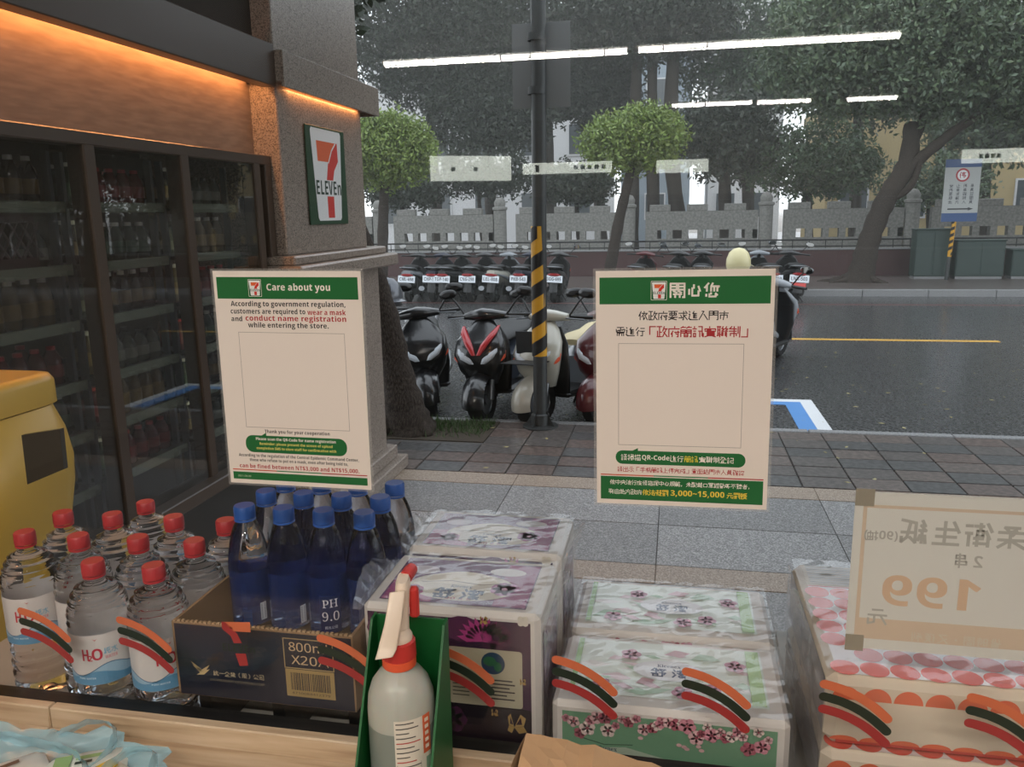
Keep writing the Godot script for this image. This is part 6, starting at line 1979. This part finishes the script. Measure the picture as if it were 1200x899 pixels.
	for k in 20:
		var y := 0.163 - k * 0.0065
		var c: Color = hexc("b8493f") if k in [4, 8, 14] else hexc("55504a")
		lb.rect(-0.004, y, [0.018, 0.024, 0.012, 0.02, 0.026][k % 5], y + 0.0016, c, 4)
		if k > 8 and k < 13:
			lb.frame(-0.004, y - 0.002, 0.026, y + 0.0035, 0.0004, hexc("6b655c"))
	for k in 5:
		lb.rect(0.033, 0.122 + k * 0.009, 0.039, 0.127 + k * 0.009, hexc("ecdccb"))
	art(b, "label", lb)
	# blue carrier bag with packets
	build_bag()
	# kraft paper bag
	var K := onz(615, 868, 0.10)
	var kb := thing("kraft_paper_bag", "crumpled brown kraft paper bag lying on the counter", "paper bag", Vector3(K.x, 0.8535, 0.10))
	var kh := K.y - 0.8535
	var nz := FastNoiseLite.new()
	nz.seed = 9
	nz.frequency = 6.0
	var edge := func(u: float) -> float: # height of the bag's far edge along its length
		return lerpf(kh, kh - 0.052, smoothstep(0.0, 0.9, u)) + 0.008 * nz.get_noise_2d(u * 2.0, 1.0)
	var bag := MB.new()
	bag.sheet(26, 10, func(u: float, v: float) -> Vector3: # back face towards the window, top, near face
		var x := u * 0.46
		var y := float(edge.call(u))
		return Vector3(x, y * v, 0.004 * nz.get_noise_2d(u * 3.0, v * 3.0) - 0.012 * v * (1.0 - u)), false)
	bag.sheet(26, 10, func(u: float, v: float) -> Vector3:
		var x := u * 0.46
		var y := float(edge.call(u))
		return Vector3(x, y - 0.030 * v * v + 0.008 * nz.get_noise_2d(u * 4.0, v * 2.0 + 7.0) * sin(v * PI), -0.012 * (1.0 - u) + 0.20 * v), false)
	bag.sheet(26, 4, func(u: float, v: float) -> Vector3:
		var x := u * 0.46
		var y := float(edge.call(u)) - 0.030
		return Vector3(x, y * (1.0 - v), -0.012 * (1.0 - u) + 0.20), false)
	bag.sheet(8, 6, func(u: float, v: float) -> Vector3: # folded end
		var y := float(edge.call(0.0))
		return Vector3(-0.010 * sin(u * PI) * v, (y - 0.030 * u * u) * v, -0.012 * v + (0.20 + 0.0 * v) * u), false)
	part(kb, "paper", bag.done(), M.kraft)
	part(kb, "cord_handle", tubed([Vector3(0.085, kh - 0.018, 0.03), Vector3(0.095, kh + 0.000, 0.045), Vector3(0.115, kh + 0.006, 0.06), Vector3(0.135, kh - 0.004, 0.055), Vector3(0.14, kh - 0.022, 0.04)], 0.0022, 7), M.kraft_cord)

func build_bag() -> void:
	var B := thing("carrier_bag", "pale blue translucent plastic bag lying open on the counter", "plastic bag", Vector3(-0.86, 0.8535, 0.155))
	var nz := FastNoiseLite.new()
	nz.seed = 4
	nz.frequency = 1.1
	var strip := func(pts: Array, wd: float, n: int, sd: float) -> ArrayMesh:
		var mb := MB.new()
		var c := Curve3D.new()
		for i in pts.size():
			var t := Vector3.ZERO
			if i > 0 and i < pts.size() - 1:
				t = (pts[i + 1] - pts[i - 1]) * 0.2
			c.add_point(pts[i], -t, t)
		mb.sheet(n, 5, func(u: float, v: float) -> Vector3:
			var p := c.sample_baked(u * c.get_baked_length(), true)
			return p + Vector3(0.006 * nz.get_noise_2d(u * 9.0 + sd, v * 2.0), (v - 0.5) * wd + 0.004 * nz.get_noise_2d(u * 7.0, v * 5.0 + sd), (v - 0.5) * 0.012 + 0.006 * nz.get_noise_2d(u * 6.0 + 3.0, v * 3.0 + sd)))
		return mb.done()
	var shell := MB.new()
	shell.sheet(64, 9, func(u: float, v: float) -> Vector3:
		var a := u * TAU
		var n1 := nz.get_noise_3d(cos(a) * 2.0, sin(a) * 2.0, v * 1.5)
		var n2 := nz.get_noise_3d(cos(a) * 6.0, sin(a) * 6.0, 5.0 + v * 2.0)
		var r := pow(v, 0.5) * (1.0 + 0.22 * n1)
		return Vector3(cos(a) * r * 0.205, 0.002 + v * v * (0.028 + 0.014 * n1 + 0.009 * n2), sin(a) * r * 0.085 + 0.02 * n2 * v))
	part(B, "bag_shell", shell.done(), M.bag_blue)
	part(B, "handle_loop", strip.call([Vector3(-0.02, 0.022, -0.070), Vector3(0.025, 0.040, -0.085), Vector3(0.065, 0.040, -0.080), Vector3(0.085, 0.026, -0.045), Vector3(0.07, 0.016, -0.010)], 0.016, 26, 9.0), M.bag_blue)
	part(B, "handle_loop", strip.call([Vector3(-0.21, 0.030, -0.02), Vector3(-0.13, 0.038, -0.035), Vector3(-0.04, 0.038, -0.030), Vector3(0.04, 0.034, -0.025), Vector3(0.08, 0.026, 0.0), Vector3(0.05, 0.018, 0.03)], 0.026, 40, 5.0), M.bag_blue)
	part(B, "handle_loop", strip.call([Vector3(0.09, 0.018, 0.01), Vector3(0.13, 0.044, -0.03), Vector3(0.165, 0.036, -0.035), Vector3(0.185, 0.012, 0.03)], 0.018, 20, 12.0), M.bag_blue)
	var specs := [["snack_packet", Vector3(-0.80, 0.866, 0.13), 0.5, "white packet with green trim lying in the blue bag", hexc("d6d8cf"), hexc("8fb277")], ["snack_packet", Vector3(-0.735, 0.866, 0.155), -0.5, "yellow-topped white packet lying in the blue bag", hexc("ded8c4"), hexc("d8b23c")], ["snack_packet", Vector3(-0.90, 0.866, 0.17), 0.9, "white and brown packet lying deep in the blue bag", hexc("d8d0c8"), hexc("6a5040")]]
	for e in specs:
		var p := thing(e[0], e[3], "packet", e[1], e[2], "packets in the blue bag")
		var mb := MB.new()
		mb.loft([[Vector3(-0.055, 0, 0), 0.003, 0.022], [Vector3(-0.045, 0, 0), 0.010, 0.026], [Vector3(0, 0, 0), 0.013, 0.028], [Vector3(0.045, 0, 0), 0.010, 0.026], [Vector3(0.055, 0, 0), 0.003, 0.022]], Vector3.UP, Vector3.BACK, 14, 0.8)
		part(p, "pouch", mb.done(), mat("pouch_" + str(e[2]), e[4], 0.35))
		var f := Flat.new(plane(Vector3(0, 0.0132, 0), Vector3.RIGHT, Vector3.FORWARD))
		f.rect(-0.040, -0.014, -0.018, 0.014, e[5])
		f.up()
		f.rect(-0.012, -0.010, 0.010, -0.004, hexc("2f3a30"))
		f.rect(-0.012, 0.0, 0.022, 0.008, e[5])
		art(p, "packet_print", f)

func build_mist() -> void: # rain mist over the street
	var fm := FogMaterial.new()
	fm.resource_name = "rain_mist"
	fm.density = 0.0055
	fm.albedo = Color(0.94, 0.95, 0.93)
	var fv := FogVolume.new()
	fv.name = "rain_mist"
	fv.shape = RenderingServer.FOG_VOLUME_SHAPE_BOX
	fv.size = Vector3(44, 9, 32)
	fv.position = Vector3(0, 4.45, -24.5)
	fv.material = fm
	tag(fv, "thin grey rain mist over the far side of the road", "mist", "", "stuff")
	add_child(fv)

func build_machine() -> void:
	var o := thing("yellow_machine", "yellow rounded machine casing with a dark slanted panel outside the window", "machine", Vector3(-1.675, -0.008, -0.62))
	var lo := MB.new()
	lo.loft([[Vector3(0.0, 0.008, 0.0), 0.12, 0.16], [Vector3(0.0, 0.55, 0.0), 0.12, 0.16], [Vector3(0.01, 0.80, 0.01), 0.128, 0.16], [Vector3(0.02, 0.90, 0.02), 0.145, 0.165], [Vector3(0.028, 0.98, 0.02), 0.158, 0.165], [Vector3(0.028, 1.05, 0.015), 0.160, 0.165], [Vector3(0.02, 1.12, 0.01), 0.152, 0.16], [Vector3(0.008, 1.175, 0.0), 0.126, 0.155]], Vector3.RIGHT, Vector3.BACK, 26, 0.45)
	part(o, "casing", lo.done(), M.machine_yellow)
	var ld := MB.new()
	ld.loft([[Vector3(0, 1.178, 0.0), 0.135, 0.17], [Vector3(0, 1.235, 0.0), 0.135, 0.17], [Vector3(0, 1.252, 0.0), 0.127, 0.16], [Vector3(0, 1.256, 0.0), 0.11, 0.14]], Vector3.RIGHT, Vector3.BACK, 26, 0.4)
	part(o, "lid", ld.done(), M.machine_yellow)
	var q := []
	for e in [[32, 568], [75, 550], [70, 503], [25, 510]]:
		q.append(onz(e[0], e[1], -0.430) - o.position)
	var sc := MB.new()
	sc.quad(q[0], q[1], q[2], q[3])
	sc.quad(q[0] - Vector3(0, 0, 0.012), q[0], q[3], q[3] - Vector3(0, 0, 0.012))
	sc.quad(q[1], q[1] - Vector3(0, 0, 0.012), q[2] - Vector3(0, 0, 0.012), q[2])
	sc.quad(q[3], q[2], q[2] - Vector3(0, 0, 0.012), q[3] - Vector3(0, 0, 0.012))
	sc.quad(q[1], q[0], q[0] - Vector3(0, 0, 0.012), q[1] - Vector3(0, 0, 0.012))
	part(o, "dark_panel", sc.done(), M.machine_screen)

const LAMP := 3.4
func _ready() -> void:
	rng.seed = 12345
	# camera
	var cam := Camera3D.new()
	cam.name = "camera"
	cam.fov = rad_to_deg(2.0 * atan(449.5 / FPX))
	cam.near = 0.02
	cam.far = 300.0
	cam.transform = Transform3D(cam_basis, cam_pos)
	cam.current = true
	add_child(cam)
	# overcast rainy sky
	var env := Environment.new()
	env.background_mode = Environment.BG_SKY
	var sky := Sky.new()
	var sm := ProceduralSkyMaterial.new()
	sm.sky_top_color = Color(0.80, 0.83, 0.86)
	sm.sky_horizon_color = Color(0.88, 0.90, 0.91)
	sm.ground_bottom_color = Color(0.35, 0.35, 0.34)
	sm.ground_horizon_color = Color(0.6, 0.6, 0.6)
	sm.sun_angle_max = 0.0
	sm.energy_multiplier = 2.6
	sky.sky_material = sm
	env.sky = sky
	env.tonemap_mode = Environment.TONE_MAPPER_LINEAR
	env.tonemap_exposure = 1.06
	env.volumetric_fog_enabled = true # for the rain mist over the street
	env.volumetric_fog_density = 0.0
	env.sdfgi_enabled = true
	env.ssao_enabled = true
	env.ssil_enabled = true
	var we := WorldEnvironment.new()
	we.name = "environment"
	we.environment = env
	add_child(we)
	make_materials()
	build_shop()
	build_arcade()
	build_ground()
	build_far_wall()
	build_trees()
	build_mist()
	build_poles()
	build_scooters()
	build_machine()
	build_bottles()
	build_packs()
	build_posters()
	build_stickers()
	build_counter_things()
